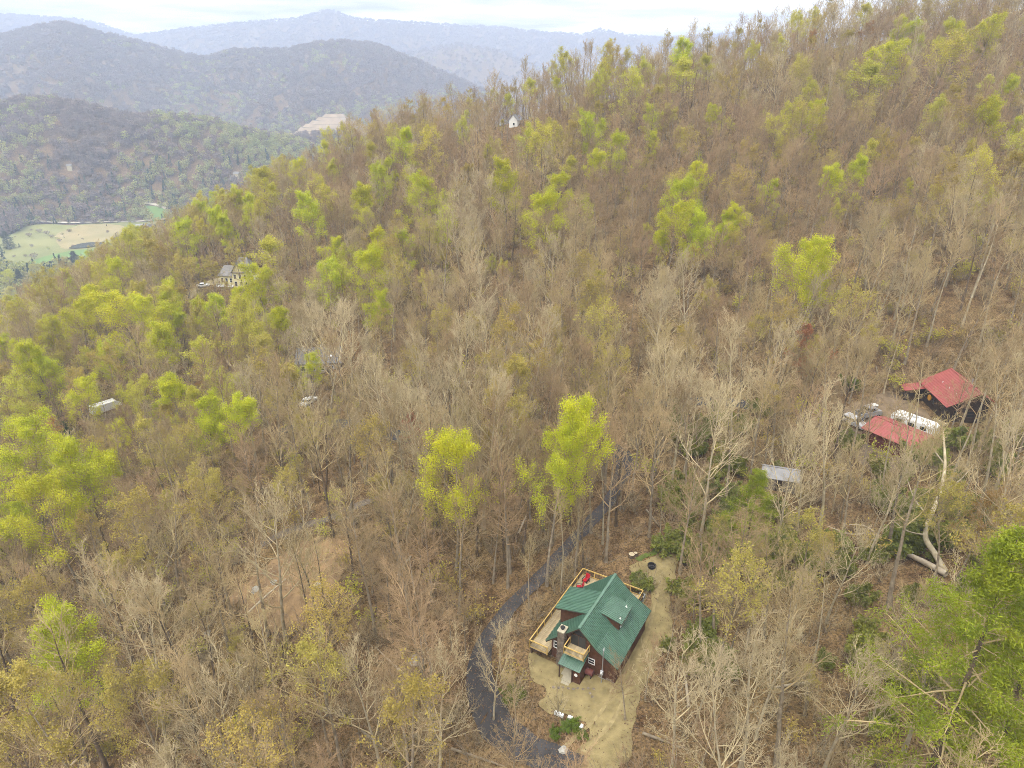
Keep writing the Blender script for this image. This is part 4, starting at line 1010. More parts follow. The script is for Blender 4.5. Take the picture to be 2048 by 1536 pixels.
for s in range(2): shrub('sapling_leafy', 125 + s, 3.6, 2.2, [F_olive, F_spring][s], T_tan, ln=1, ls=.13, cover=.7)
for s in range(2): shrub('rhododendron', 130 + s, 2.6, 3.0, F_rhodo, T_tan, n=12, ln=4, ls=.17)

# ---- where trees may not stand, and what they may not hide
POLYS = [np.array(YARD), np.array(CLEAR), np.array(RED_YARD)]
LINES = [(DRIVE_C, 1.9), (ROAD2_C, 2.0), (PATH_C, 1.2), (PATH2_C, 1.5), (R4_C, 3.0), (R3_C, .6), (R5_C, 1.2)]
_c, _s = math.cos(HOUSE_YAW), math.sin(HOUSE_YAW)
def free(x, y, pad=1.0):
    hx = (x - HOUSE_O[0]) * _c + (y - HOUSE_O[1]) * _s; hr = (x - HOUSE_O[0]) * _s - (y - HOUSE_O[1]) * _c
    if -3.5 - pad < hx < 14.5 + pad and -6.3 - pad < hr < 5.5 + pad: return False
    for q in POLYS:
        if inside(np.array([x]), np.array([y]), q)[0]: return False
    for c, w in LINES:
        if np.min(np.hypot(c[:, 0] - x, c[:, 1] - y)) < w: return False
    for cx, cy, r_ in ((82.2, 113, 8), (65.2, 100.2, 5.5), (41.6, 91, 4.0), (YH[0], YH[1] + 3, 10), (GH[0], GH[1] + 2, 8), (WC[0], WC[1] + 4, 5)):
        if (x - cx) ** 2 + (y - cy) ** 2 < r_ * r_: return False
    for c in CARS:
        if (x - c[0]) ** 2 + (y - c[1]) ** 2 < 9: return False
    return True
def free_mask(x, y, pad):
    hx = (x - HOUSE_O[0]) * _c + (y - HOUSE_O[1]) * _s; hr = (x - HOUSE_O[0]) * _s - (y - HOUSE_O[1]) * _c
    ok = ~((hx > -3.5 - pad) & (hx < 14.5 + pad) & (hr > -6.3 - pad) & (hr < 5.5 + pad))
    for q in POLYS: ok &= ~inside(x, y, q)
    for c, w in LINES:
        for k in range(0, len(c)): ok &= (x - c[k, 0]) ** 2 + (y - c[k, 1]) ** 2 > w * w
    for cx, cy, r_ in ((82.2, 113, 8), (65.2, 100.2, 6), (41.6, 91, 4.0), (YH[0], YH[1] + 3, 10), (GH[0], GH[1] + 2, 8), (WC[0], WC[1] + 4, 5)): ok &= (x - cx) ** 2 + (y - cy) ** 2 > r_ * r_
    for c in CARS: ok &= (x - c[0]) ** 2 + (y - c[1]) ** 2 > 9
    return ok
# clearings in the woods: sight lines that stay open in the photograph (u0, v0, u1, v1, depth, how strictly)
OPEN = [(1052, 1128, 1310, 1372, 84, 1.0), (1060, 1300, 1215, 1480, 75, .9), (940, 1225, 1040, 1430, 80, .88), (1035, 1110, 1120, 1250, 84, .75), (1235, 1080, 1350, 1240, 96, 1.0), (1100, 1440, 1290, 1536, 72, .8),
        (1040, 1030, 1230, 1140, 95, .25), (1725, 735, 1960, 890, 125, .7), (1690, 815, 1750, 860, 125, .8), (1525, 905, 1600, 950, 108, .85), (440, 508, 520, 566, 250, .85), (385, 555, 432, 600, 250, .9),
        (598, 698, 690, 750, 178, .4), (198, 796, 236, 832, 185, .95), (1008, 228, 1046, 264, 320, .97), (606, 790, 628, 815, 170, .7),
        (1195, 825, 1480, 900, 130, .65), (1800, 1160, 2048, 1536, 62, .85), (1735, 1045, 1905, 1160, 92, .8), (500, 1130, 680, 1260, 95, .35), (1180, 890, 1290, 1000, 112, .5)]
def blocked(x, y, z, H, W, rnd, bare):
    pr = proj(np.array([(x, y, z), (x, y, z + H * .45), (x - W, y, z + H * .6), (x + W, y, z + H * .6), (x - W * .8, y, z + H * .85), (x + W * .8, y, z + H * .85), (x, y, z + H)]))
    d = pr[0, 2]
    u0, u1, v0, v1 = pr[2:, 0].min(), pr[2:, 0].max(), pr[:, 1].min(), pr[1, 1]
    for a0, b0, a1, b1, dep, st in OPEN:
        if d < dep and u1 > a0 and u0 < a1 and v1 > b0 and v0 < b1:
            if rnd < st * (.93 if bare else 1.0): return True
        if d < dep and a0 < pr[0, 0] < a1 and pr[6, 1] < b1 and pr[0, 1] > b0 and rnd < st: return True
    return False

# ---- hand-placed trees read off the photograph: crown centre (u, v), crown width in pixels, kind
HAND = []
def hp(kind, *qs):
    for q in qs: HAND.append((kind, *q))
hp('lime', (146, 646, 55), (276, 632, 85), (437, 640, 50), (479, 606, 42), (325, 706, 60), (234, 721, 45), (88, 738, 60), (156, 810, 55), (362, 800, 60), (409, 862, 66), (479, 852, 66), (669, 517, 42),
   (721, 559, 60), (750, 540, 42), (588, 352, 34), (623, 437, 50), (767, 350, 32), (806, 306, 46), (837, 405, 52), (813, 499, 42), (1010, 379, 55), (1074, 442, 58), (761, 628, 46), (1302, 244, 32), (1371, 130, 48),
   (1431, 243, 34), (1190, 342, 40), (1108, 389, 42), (1346, 415, 56), (1340, 458, 60), (1387, 481, 52), (1790, 74, 36), (1965, 76, 46), (2009, 190, 36), (2041, 275, 42), (1705, 355, 42), (1661, 378, 46), (1477, 454, 46),
   (612, 952, 95), (560, 1000, 95), (505, 1048, 62), (41, 935, 110), (160, 975, 95), (118, 1035, 95), (105, 1345, 120), (12, 1072, 70), (880, 460, 42), (1322, 497, 32), (1639, 552, 60), (96, 765, 50), (649, 576, 58), (330, 628, 42), (425, 612, 40))
hp('spring', (78, 541, 42), (16, 557, 40), (21, 590, 46), (193, 617, 46), (362, 652, 36), (16, 710, 42), (52, 708, 46), (164, 729, 36), (26, 802, 62), (263, 806, 42), (300, 796, 56), (182, 848, 60), (39, 858, 56), (495, 690, 62),
   (553, 530, 66), (530, 572, 60), (567, 668, 52), (538, 660, 38), (617, 744, 38), (526, 378, 60), (559, 416, 56), (632, 387, 36), (673, 413, 42), (717, 416, 46), (758, 375, 42), (749, 322, 38), (857, 305, 55), (986, 316, 36), (1086, 302, 50),
   (509, 439, 42), (743, 507, 46), (863, 574, 32), (1141, 145, 46), (1174, 190, 44), (1207, 172, 50), (1259, 190, 55), (1362, 168, 58), (1196, 268, 46), (1239, 308, 42), (1141, 350, 38), (1395, 360, 42), (1609, 244, 46), (1746, 132, 95), (1735, 180, 80),
   (1825, 80, 34), (1916, 84, 40), (1869, 125, 70), (1962, 256, 56), (1738, 322, 42), (1576, 542, 84), (679, 573, 48), (1057, 457, 36), (1300, 292, 28), (1537, 393, 34), (758, 880, 62), (905, 955, 105), (1439, 465, 40), (1630, 575, 44), (700, 524, 40))
hp('olive', (161, 778, 60), (247, 853, 60), (338, 848, 52), (488, 692, 70), (570, 774, 52), (538, 729, 80), (934, 495, 42), (1686, 94, 38), (1505, 322, 52), (1531, 467, 42), (1124, 736, 56), (1198, 748, 88), (1420, 602, 52), (615, 870, 48), (517, 964, 80), (124, 1420, 190), (290, 1420, 160),
   (1010, 662, 34), (40, 627, 34), (420, 980, 90), (880, 985, 70), (250, 1150, 100), (1773, 322, 44), (30, 1480, 120), (1930, 330, 50), (1860, 420, 60), (1240, 790, 50))
hp('red', (838, 862, 52), (884, 868, 32), (1630, 705, 70))
hp('orange', (985, 1160, 75), (60, 830, 50), (90, 905, 70), (1618, 96, 36), (1725, 78, 34), (1950, 1050, 90), (400, 745, 40), (655, 690, 38), (712, 700, 36))
hp('hemlock', (225, 550, 22), (148, 522, 30), (630, 702, 14), (16, 478, 40), (136, 872, 26), (40, 560, 20))
hp('pine', (1500, 1030, 95), (1955, 1290, 300), (2060, 1400, 220))

CROWNS = []                                           # leafing crowns that show in full in the photograph
TREES = []                                            # (kind, variant, x, y, z, scale, rot, hand)
rr = random.Random(11)
FRAC = {'pine': .62, 'hemlock': .55, 'red': .7, 'orange': .7}
CWID = {'lime': .40, 'spring': .40, 'olive': .42, 'red': .46, 'orange': .46, 'pine': .36, 'hemlock': .34}
for kind, u, v, w in HAND:
    if kind == 'spring' and rr.random() < .4: kind = 'lime'
    if kind in ('lime', 'spring'): w *= 1.2
    H = 20.0
    for _ in range(4):
        p = hit(u, v, FRAC.get(kind, .74) * H)
        d = proj(np.array([p[0], p[1], p[2] + .7 * H]))[2]
        Hn = w * d / FPX / CWID[kind]
        H = min(max(Hn, {'red': 8, 'orange': 8, 'hemlock': 6}.get(kind, 13)), 30 if kind == 'pine' else 26)
    if not free(p[0], p[1], -.5) or blocked(p[0], p[1], p[2], H, H * .17, .88, False): continue
    vi = rr.randrange(len(KINDS[kind])); sc = H / KINDS[kind][vi][2]
    wx = min(max(Hn / H, .7), 1.5)
    TREES.append([kind, vi, p[0], p[1], gz(p[0], p[1]), sc, rr.random() * 6.28, True, wx])
    if kind in ('lime', 'spring'): CROWNS.append((u - w * .5, v - w * .55, u + w * .5, v + w * .4, d - 3, .8 if kind == 'lime' else .6))

# trees whose foot shows in the photograph: foot (u, v), height, width factor
for kind, u, v, H, wx in [('lime', 1094, 1172, 21, .8), ('lime', 1150, 1136, 23, .75), ('bare_pole', 1122, 1180, 17, .8), ('bare_pole', 1808, 962, 20, 1.1), ('bare_pole', 1888, 1005, 22, 1.1), ('bare_pole', 1926, 960, 23, 1.1), ('bare_pole', 1955, 1045, 23, 1.2), ('bare_pole', 1990, 985, 23, 1.1),
                          ('bare_pole', 1760, 1010, 18, 1.1), ('bare_pale', 1640, 1060, 21, 1.0), ('bare_pale', 1592, 1070, 17, .9), ('bare_pole', 1612, 1390, 19, .8), ('bare_pale', 988, 1440, 13, .8), ('bare_tan', 1034, 1472, 8.5, 1.1), ('bare_dark', 1010, 1120, 18, .9), ('bare_dark', 1046, 1110, 19, .8), ('bare_pale', 1340, 1560, 16, 1.1),
                          ('bare_pale', 1480, 1540, 17, 1.1), ('bare_pale', 880, 1560, 15, 1.1), ('bare_pale', 760, 1540, 16, 1.0), ('bare_dark', 480, 1330, 20, .9), ('bare_dark', 520, 1390, 20, .9), ('bare_dark', 440, 1420, 19, 1.0), ('bare_dark', 640, 1310, 19, .9), ('bare_dark', 670, 1290, 18, .9), ('bare_tan', 1330, 1330, 9, .8), ('bare_rose', 1250, 1440, 9, 1.0), ('bare_rose', 1290, 1400, 8, 1.0), ('bare_dark', 1166, 1142, 17, .8), ('bare_pole', 1205, 1088, 18, .9), ('bare_tan', 1182, 1066, 16, .9), ('bare_dark', 1232, 1052, 18, .9), ('bare_tan', 1058, 1218, 11, .9), ('bare_tan', 1148, 1172, 13, .7), ('bare_tan', 1262, 990, 18, 1.0), ('bare_tan', 1210, 985, 17, 1.0), ('bare_rose', 1275, 940, 17, 1.0)]:
    p = hit(u, v); vi = rr.randrange(len(KINDS[kind]))
    TREES.append([kind, vi, p[0], p[1], gz(p[0], p[1]), H / KINDS[kind][vi][2], rr.random() * 6.28, True, wx])

OPEN += CROWNS
# ---- the rest of the wood, scattered
def leafing_mix(u, v):
    """how the kinds mix in different parts of the hillside"""
    if u < 520 and v < 1000: return [('bare_tan', .28), ('bare_rose', .14), ('bare_dark', .08), ('lime', .09), ('olive', .07), ('spring', .10), ('sparse', .10), ('bare_pale', .14)]
    if v < 420 and u > 1450: return [('bare_tan', .36), ('bare_rose', .18), ('bare_pole', .12), ('olive', .04), ('spring', .05), ('sparse', .09), ('bare_pale', .16)]
    if v < 520 and u > 520: return [('bare_tan', .36), ('bare_rose', .22), ('bare_dark', .14), ('olive', .02), ('spring', .04), ('sparse', .07), ('bare_pale', .15)]
    if v < 720 and u > 1500: return [('bare_tan', .32), ('bare_pole', .34), ('sparse', .16), ('bare_rose', .08), ('bare_pale', .10)]
    if v < 900: return [('bare_tan', .36), ('bare_rose', .22), ('bare_pale', .24), ('bare_dark', .08), ('sparse', .08), ('olive', .02)]
    if u > 1300: return [('bare_pale', .44), ('bare_tan', .34), ('bare_pole', .12), ('sparse', .10)]
    if u < 900: return [('bare_dark', .36), ('bare_tan', .30), ('bare_pale', .14), ('sparse', .14), ('bare_rose', .06)]
    return [('bare_dark', .30), ('bare_tan', .34), ('bare_pale', .20), ('bare_rose', .10), ('sparse', .06)]
cell = 3.6
grid = {}
def crowded(x, y, dmin):
    i, j = int(x // 6), int(y // 6)
    for a in (-1, 0, 1):
        for b in (-1, 0, 1):
            for (qx, qy) in grid.get((i + a, j + b), ()):
                if (qx - x) ** 2 + (qy - y) ** 2 < dmin * dmin: return True
    return False
def occupy(x, y): grid.setdefault((int(x // 6), int(y // 6)), []).append((x, y))
for t in TREES: occupy(t[2], t[3])
rg = np.random.default_rng(77)
NC = 32000
cx_ = rg.uniform(-290, 300, NC); cy_ = rg.uniform(14, 440, NC)
cz_ = ground(cx_, cy_)
pr_ = proj(np.stack([cx_, cy_, cz_], -1)); pt_ = proj(np.stack([cx_, cy_, cz_ + 22], -1))
vis = (pr_[:, 2] > 12) & (np.maximum(pr_[:, 0], pt_[:, 0]) > -120) & (np.minimum(pr_[:, 0], pt_[:, 0]) < 2170) & (pt_[:, 1] < 1640)
vis &= free_mask(cx_, cy_, 1.0) & (pr_[:, 2] >= 34)
dens_ = fbm(cx_ / 30, cy_ / 30, 31, 3); rose_ = fbm(cx_ / 45, cy_ / 45, 55, 2)
for i in np.nonzero(vis)[0]:
    x, y_, z = cx_[i], cy_[i], cz_[i]
    d = pr_[i, 2]
    small = rr.random() < .25
    dens = dens_[i]
    if crowded(x, y_, (1.7 + 2.1 * dens if d < 130 else 2.5 + 2.1 * dens) * (.75 if small else 1)): continue
    uu, vv = pt_[i, 0], (pr_[i, 1] + pt_[i, 1]) / 2
    ks = leafing_mix(uu, vv); q = rr.random(); kind = ks[-1][0]
    for k_, w_ in ks:
        if q < w_: kind = k_; break
        q -= w_
    if kind.startswith('bare') and rose_[i] > .60: kind = 'bare_rose'
    vi = rr.randrange(len(KINDS[kind])); sc = rr.uniform(.32, .55) if small else rr.uniform(.66, 1.16)
    if d < 60: sc *= .8
    H = KINDS[kind][vi][2] * sc
    if pt_[i, 1] > 1536 and proj(np.array([x, y_, z + H]))[1] > 1600: continue
    if blocked(x, y_, z, H, H * .17, rr.random(), kind.startswith('bare')): continue
    TREES.append([kind, vi, x, y_, z, sc, rr.random() * 6.28, False, 1.0]); occupy(x, y_)

# ---- which stand as individuals: the 300 of each kind that show largest
def family(k): return 'bare' if k.startswith('bare') else ('evergreen' if k in ('pine', 'hemlock') else 'leafing')
def area(t):
    H = KINDS[t[0]][t[1]][2] * t[5]
    a, b = proj(np.array([t[2], t[3], t[4]])), proj(np.array([t[2], t[3], t[4] + H]))
    if min(a[0], b[0]) > 2040 or max(a[0], b[0]) < 8 or b[1] > 1530 or a[1] < 5: return -1
    vis_h = max(0, min(a[1], 1536) - max(b[1], 0))
    return vis_h * H / b[2]
single, mass = [], []
for fam in ('bare', 'leafing', 'evergreen'):
    ts = sorted([t for t in TREES if family(t[0]) == fam], key=lambda t: (-int(t[7]), -area(t)))
    seen = [t for t in ts if area(t) > 0]
    single += seen[:300]; mass += seen[300:] + [t for t in ts if area(t) <= 0]

LAND = [('the green-roofed cabin', 1180, 1260), ('the driveway bend', 985, 1330), ('the dirt clearing', 590, 1180), ('the red-roofed house', 1880, 800), ('the grey shed', 1565, 930), ('the yellow house', 480, 550),
        ('the grey-roofed house', 645, 720), ('the long white truck', 213, 812), ('the white ridge cabin', 1028, 248), ('the valley pond', 170, 490), ('the upper dirt track', 1340, 832), ('the fallen pale trunk', 1850, 1100),
        ('the black fire pit', 1303, 1135), ('the turnaround', 1240, 905), ('the bottom left corner', 60, 1500), ('the bottom right corner', 2000, 1500), ('the top right corner', 2000, 60), ('the left picture edge', 10, 800), ('the right picture edge', 2040, 450), ('the wooded skyline', 1330, 130), ('the gravel yard', 1290, 1440), ('the orange-red maple', 838, 860), ('the red-budded tree', 1630, 700)]
LOOK = {'bare_tan': 'leafless tan-twigged tree', 'bare_dark': 'leafless tree with dark trunk', 'bare_pale': 'leafless pale spreading tree', 'bare_rose': 'leafless reddish-brown tree', 'bare_pole': 'tall leafless tree with slim pale trunk',
        'lime': 'bright lime-green leafing tree', 'spring': 'fresh yellow-green leafing tree', 'olive': 'olive-gold budding tree', 'sparse': 'thinly budding greenish tree', 'red': 'orange-red budding maple', 'orange': 'orange-tinted budding tree', 'pine': 'green feathery pine', 'hemlock': 'dark green conifer'}
NAME = {'bare': 'bare_tree', 'leafing': 'leafing_tree'}
def where(u, v):
    n, lu, lv = min(LAND, key=lambda q: (q[1] - u) ** 2 + (q[2] - v) ** 2)
    du, dv = u - lu, v - lv; dist = math.hypot(du, dv)
    far_ = '' if dist < 90 else ('well ' if dist < 200 else 'far ')
    if dist < 45: return f'right beside {n}'
    if abs(dv) > 1.6 * abs(du): s = 'above' if dv < 0 else 'below'
    elif abs(du) > 1.6 * abs(dv): s = 'left of' if du < 0 else 'right of'
    else: s = ('above and ' if dv < 0 else 'below and ') + ('left of' if du < 0 else 'right of')
    return f'{far_}{s} {n}'
labels = {}
for t in sorted(single, key=lambda t: -area(t)):
    kind, vi, x, y_, z, sc, rot, hand, wx = t
    H = KINDS[kind][vi][2] * sc
    c = proj(np.array([x, y_, z + H * .72]))
    size = 'small ' if H < 15 else ('tall ' if H > 21 else '')
    if kind in ('bare_pole', 'bare_pale', 'bare_dark'): size = ''
    w = where(c[0], c[1])
    lab = f'{size}{LOOK[kind]} {w}'
    name = NAME.get(family(kind), 'pine_tree' if kind == 'pine' else 'conifer_tree')
    if kind == 'red': name = 'maple_tree'
    o = empty(name, (x, y_, z - .15), rot); o.rotation_euler = (rr.gauss(0, .035), rr.gauss(0, .035), rot); o.scale = (sc * wx, sc * wx, sc)
    labels.setdefault(lab, []).append((o, c))
    tag(o, lab, 'tree', f'{LOOK[kind]}s {w}')
    link('trunk', KINDS[kind][vi][0], o); link('crown', KINDS[kind][vi][1], o)
# trees that share a place: tell pairs and triples apart by their order from left to right
for lab, lst in labels.items():
    if 1 < len(lst) <= 4:
        lst.sort(key=lambda q: q[1][0])
        words = {2: ['left one of two', 'right one of two'], 3: ['leftmost of three', 'middle of three', 'rightmost of three'], 4: ['leftmost of four', 'second from left of four', 'third from left of four', 'rightmost of four']}[len(lst)]
        for (o, c), w in zip(lst, words): o['label'] = f'{lab}, {w}' if len(f'{lab} {w}'.split()) <= 16 else f'{lab.split(" ", 1)[1]}, {w.replace(" one of two", " one").replace(" from left", "")}'

# ---- one geometry-nodes object for masses of trees
def scatter(name, label, cat, items, kinds):
    """items: (kind, variant, x, y, z, (sx, sy, sz), rot); an object whose points carry instances of stems and crowns"""
    idx = {}; colls = [bpy.data.collections.new(name + '_stems'), bpy.data.collections.new(name + '_crowns')]
    for k in kinds:
        for vi in range(len(KINDS[k])):
            i = idx[(k, vi)] = len(idx)
            for c, me in zip(colls, KINDS[k][vi][:2]):
                c.objects.link(bpy.data.objects.new(f'{name}_{"s" if c is colls[0] else "c"}{i:03d}', me))
    me = bpy.data.meshes.new(name); n = len(items)
    me.vertices.add(n); me.vertices.foreach_set('co', np.array([t[2:5] for t in items], np.float32).ravel())
    a = me.attributes.new('pick', 'INT', 'POINT'); a.data.foreach_set('value', np.array([idx[(t[0], t[1])] for t in items], np.int32))
    a = me.attributes.new('turn', 'FLOAT_VECTOR', 'POINT'); a.data.foreach_set('vector', np.c_[np.random.default_rng(3).normal(size=(n, 2)) * .035, [t[6] for t in items]].astype(np.float32).ravel())
    a = me.attributes.new('size', 'FLOAT_VECTOR', 'POINT'); a.data.foreach_set('vector', np.array([t[5] for t in items], np.float32).ravel())
    o = link(name, me)
    ng = bpy.data.node_groups.new(name, 'GeometryNodeTree')
    ng.interface.new_socket('Geometry', in_out='INPUT', socket_type='NodeSocketGeometry'); ng.interface.new_socket('Geometry', in_out='OUTPUT', socket_type='NodeSocketGeometry')
    gi, go, jn = ng.nodes.new('NodeGroupInput'), ng.nodes.new('NodeGroupOutput'), ng.nodes.new('GeometryNodeJoinGeometry')
    def attr(nm, ty):
        q = ng.nodes.new('GeometryNodeInputNamedAttribute'); q.data_type = ty; q.inputs[0].default_value = nm
        return next(s for s in q.outputs if s.enabled and s.name == 'Attribute')
    ap, at_, as_ = attr('pick', 'INT'), attr('turn', 'FLOAT_VECTOR'), attr('size', 'FLOAT_VECTOR')
    er = ng.nodes.new('FunctionNodeEulerToRotation'); ng.links.new(at_, er.inputs[0])
    for c in colls:
        ci_ = ng.nodes.new('GeometryNodeCollectionInfo'); ci_.inputs[0].default_value = c; ci_.inputs['Separate Children'].default_value = True; ci_.inputs['Reset Children'].default_value = True
        ip = ng.nodes.new('GeometryNodeInstanceOnPoints'); ip.inputs['Pick Instance'].default_value = True
        ng.links.new(gi.outputs[0], ip.inputs['Points']); ng.links.new(ci_.outputs[0], ip.inputs['Instance']); ng.links.new(ap, ip.inputs['Instance Index'])
        ng.links.new(er.outputs[0], ip.inputs['Rotation']); ng.links.new(as_, ip.inputs['Scale']); ng.links.new(ip.outputs[0], jn.inputs[0])
    ng.links.new(jn.outputs[0], go.inputs[0])
    m = o.modifiers.new('scatter', 'NODES'); m.node_group = ng
    return tag(o, label, cat, kind='stuff')
mass_items = [(t[0], t[1], t[2], t[3], t[4] - .15, (t[5] * t[8], t[5] * t[8], t[5]), t[6]) for t in mass]
scatter('hillside_forest', 'bare and budding wood that covers the upper hillside', 'forest', mass_items, sorted({t[0] for t in mass}))
print('trees', len(TREES), 'single', len(single), 'mass', len(mass), 'labels', len(labels))

# ---- undergrowth
und = []
NU = 11000
ux = rg.uniform(-170, 190, NU); uy = rg.uniform(20, 260, NU); uz = ground(ux, uy); up_ = proj(np.stack([ux, uy, uz], -1))
uok = free_mask(ux, uy, .2); urh = fbm(ux / 12, uy / 12, 91, 2)
for i in np.nonzero(uok)[0]:
    if not (-40 < up_[i, 0] < 2090 and -20 < up_[i, 1] < 1600): continue
    right = up_[i, 0] > 1330 and up_[i, 1] > 800
    q = rr.random()
    kind = 'rhododendron' if (right and q < .10 + .5 * (urh[i] > .58)) else ('sapling_leafy' if q > .86 else 'brush')
    s_ = rr.uniform(.5, 1.35)
    und.append((kind, rr.randrange(len(KINDS[kind])), ux[i], uy[i], uz[i], (s_, s_, s_ * rr.uniform(.8, 1.2)), rr.random() * 6.28))
scatter('undergrowth', 'leafless brush and saplings between the trunks', 'brush', und, ['brush', 'sapling_leafy', 'rhododendron'])

# ------------------------------------------------------------------ single plants by the cabin and on the right slope
def plant(kind, u, v, s, label, name='evergreen_shrub', cat='shrub', sz=None):
    p = hit(u, v); vi = rr.randrange(len(KINDS[kind]))
    o = empty(name, tuple(p), rr.random() * 6.28); o.scale = (s, s, sz or s)
    link('stem', KINDS[kind][vi][0], o); link('foliage', KINDS[kind][vi][1], o)
    return tag(o, label, cat)
shrub('grass_clump', 140, 1.3, 2.2, leaf_mat('leaves_bright', (0.19, 0.25, 0.035), (0.11, 0.15, 0.022)), T_tan, n=16, ln=3, ls=.09)
for u, v, s, lb in [(1030, 1390, 1.5, 'bright green shrub in the island between driveway and gravel'), (1022, 1404, 1.1, 'lower bright green shrub in the island beside the driveway'),
                    (1140, 1455, 1.2, 'green shrub on the leafy bank below the white blocks'), (1160, 1470, 1.0, 'green shrub at the gravel tip right of the white blocks'), (1110, 1470, .9, 'low green shrub on the bank left of the upright white block')]:
    plant('grass_clump', u, v, s * .75, lb, 'green_shrub', sz=s * .45)
for u, v, s, lb in [(1290, 1178, 1.0, 'leafy evergreen shrub at the far deck corner'), (1272, 1166, .8, 'low leafy shrub along the far deck rail'), (1362, 1090, 1.5, 'dense evergreen shrub at the grassy end of the gravel'), (1385, 1130, 1.8, 'tall evergreen shrub right of the black fire pit'),
                    (1375, 1200, 1.5, 'evergreen shrub along the gravel right of the cabin'), (1440, 1110, 1.9, 'broad evergreen shrub below the feathery pine'), (1620, 1150, 2.0, 'broad evergreen shrub left of the fallen trunk'), (1665, 1110, 1.8, 'evergreen shrub behind the leaning pale sapling'),
                    (1780, 1110, 1.8, 'evergreen shrub under the fallen pale trunk'), (1840, 930, 2.2, 'green shrub in front of the red-roofed garage'), (1900, 900, 2.0, 'green shrub below the beige sofa'), (1700, 900, 1.6, 'small green shrub under the silver vehicle'), (1697, 780, 1.5, 'green shrub on the bank above the silver vehicle'), (1400, 1280, 1.4, 'evergreen shrub at the gravel edge right of the green roof')]:
    plant('rhododendron', u, v, s * .78, lb)
# fallen and leaning trunks
def limb(name, pts, rads, m, parent=None, sides=8):
    c = resample(pts, .5, False); r_ = np.interp(np.linspace(0, 1, len(c)), np.linspace(0, 1, len(rads)), rads)
    V, Q = tubes(c[None], r_[None], sides)
    return link(name, mesh_np(name, V, Q, mats=[m], smooth=True), parent)
M_dead = mat('dead_wood', (0.50, 0.43, 0.32), .9, color2=(0.33, 0.27, 0.19), scale=1.2, bump=.3, detail=6)
def G3(u, v, dz): return hit(u, v, dz) + np.array([0, 0, dz])
ft = tag(empty('fallen_tree', (0, 0, 0)), 'pale fallen trunk lying across the slope at right', 'fallen tree')
limb('trunk', [G3(1893, 1148, .5), G3(1850, 1125, .5), G3(1810, 1105, .7), G3(1768, 1082, 1.0), G3(1735, 1066, 1.3)], [.42, .38, .30, .22, .14], M_dead, ft)
for pts in ([G3(1812, 1105, .8), G3(1790, 1075, 1.8), G3(1765, 1045, 2.6)], [G3(1770, 1082, 1.1), G3(1730, 1052, 2.2), G3(1690, 1050, 2.6)], [G3(1735, 1066, 1.3), G3(1700, 1068, 1.5), G3(1655, 1052, 1.9)], [G3(1790, 1092, .9), G3(1745, 1090, .8), G3(1700, 1098, .7)]):
    limb('branch', pts, [.12, .09, .04], M_dead, ft, 6)
lt = tag(empty('leaning_tree', (0, 0, 0)), 'bent pale tree rising from the base of the fallen trunk', 'tree')
limb('trunk', [G3(1890, 1142, .3), G3(1868, 1105, 1.6), G3(1851, 1075, 3.0), G3(1858, 1040, 5.0), G3(1880, 985, 7.5), G3(1890, 930, 10.0), G3(1886, 860, 13)], [.40, .36, .30, .26, .22, .17, .08], B_pale, lt)
for pts in ([G3(1860, 1035, 5.2), G3(1830, 1000, 7), G3(1812, 950, 9)], [G3(1880, 985, 7.5), G3(1920, 960, 9), G3(1950, 925, 10.5)], [G3(1890, 930, 10), G3(1862, 890, 12), G3(1850, 850, 13.5)], [G3(1852, 1070, 3.2), G3(1815, 1062, 4), G3(1785, 1040, 4.6)]):
    limb('branch', pts, [.11, .08, .03], B_pale, lt, 6)
# scattered fallen logs on the forest floor
lg = np.random.default_rng(5); nlog = 0
while nlog < 26:
    u, v = lg.uniform(60, 2000), lg.uniform(720, 1520); p = hit(u, v)
    if not free(p[0], p[1], .5): continue
    a = lg.uniform(0, 6.28); ln_ = lg.uniform(3, 8); q = p[:2] + ln_ * np.array([math.cos(a), math.sin(a)]); m_ = (p[:2] + q) / 2
    o = limb('fallen_log', [np.array([*w, gz(*w) + .14]) for w in (p[:2], m_, q)], [.17, .14, .07], [M_dead, B_grey][nlog % 2], None, 6)
    LOGW = globals().setdefault('LOGW', set()); lb = f'{["pale weathered", "dark"][nlog % 2]} fallen log on leaf litter {where(u, v)}'
    if lb in LOGW: bpy.data.objects.remove(o); continue
    LOGW.add(lb); tag(o, lb, 'log', 'fallen logs on the forest floor'); nlog += 1

# dead leaves blown onto gravel, asphalt and deck edges: one scattered mass
lv = np.random.default_rng(21); pts_ = []
yb = resample(YARD, .4); 
for c_, sd, n_ in ((yb, .7, 1700), (DRIVE_C, 1.4, 5000), (np.array(CLEAR), 5.0, 1500)):
    q = c_[lv.integers(len(c_), size=n_)] + lv.normal(size=(n_, 2)) * sd; pts_.append(q)
pts_ = np.concatenate(pts_); hx = (pts_[:, 0] - HOUSE_O[0]) * _c + (pts_[:, 1] - HOUSE_O[1]) * _s; hr = (pts_[:, 0] - HOUSE_O[0]) * _s - (pts_[:, 1] - HOUSE_O[1]) * _c
pts_ = pts_[~((hx > -1) & (hx < 14) & (hr > -6) & (hr < 5))]
V, Q = leaves_at(lv, np.c_[pts_, ground_mesh(pts_[:, 0], pts_[:, 1]) + .18], .085, 1, .01, .7)
ll = link('fallen_leaves', mesh_np('fallen_leaves', V, Q, mats=[mat('dead_leaf', (.24, .155, .085), .95, color2=(.12, .075, .045), scale=1.5, detail=3)]))
tag(ll, 'dead brown leaves blown over gravel and driveway', 'leaves', kind='stuff')

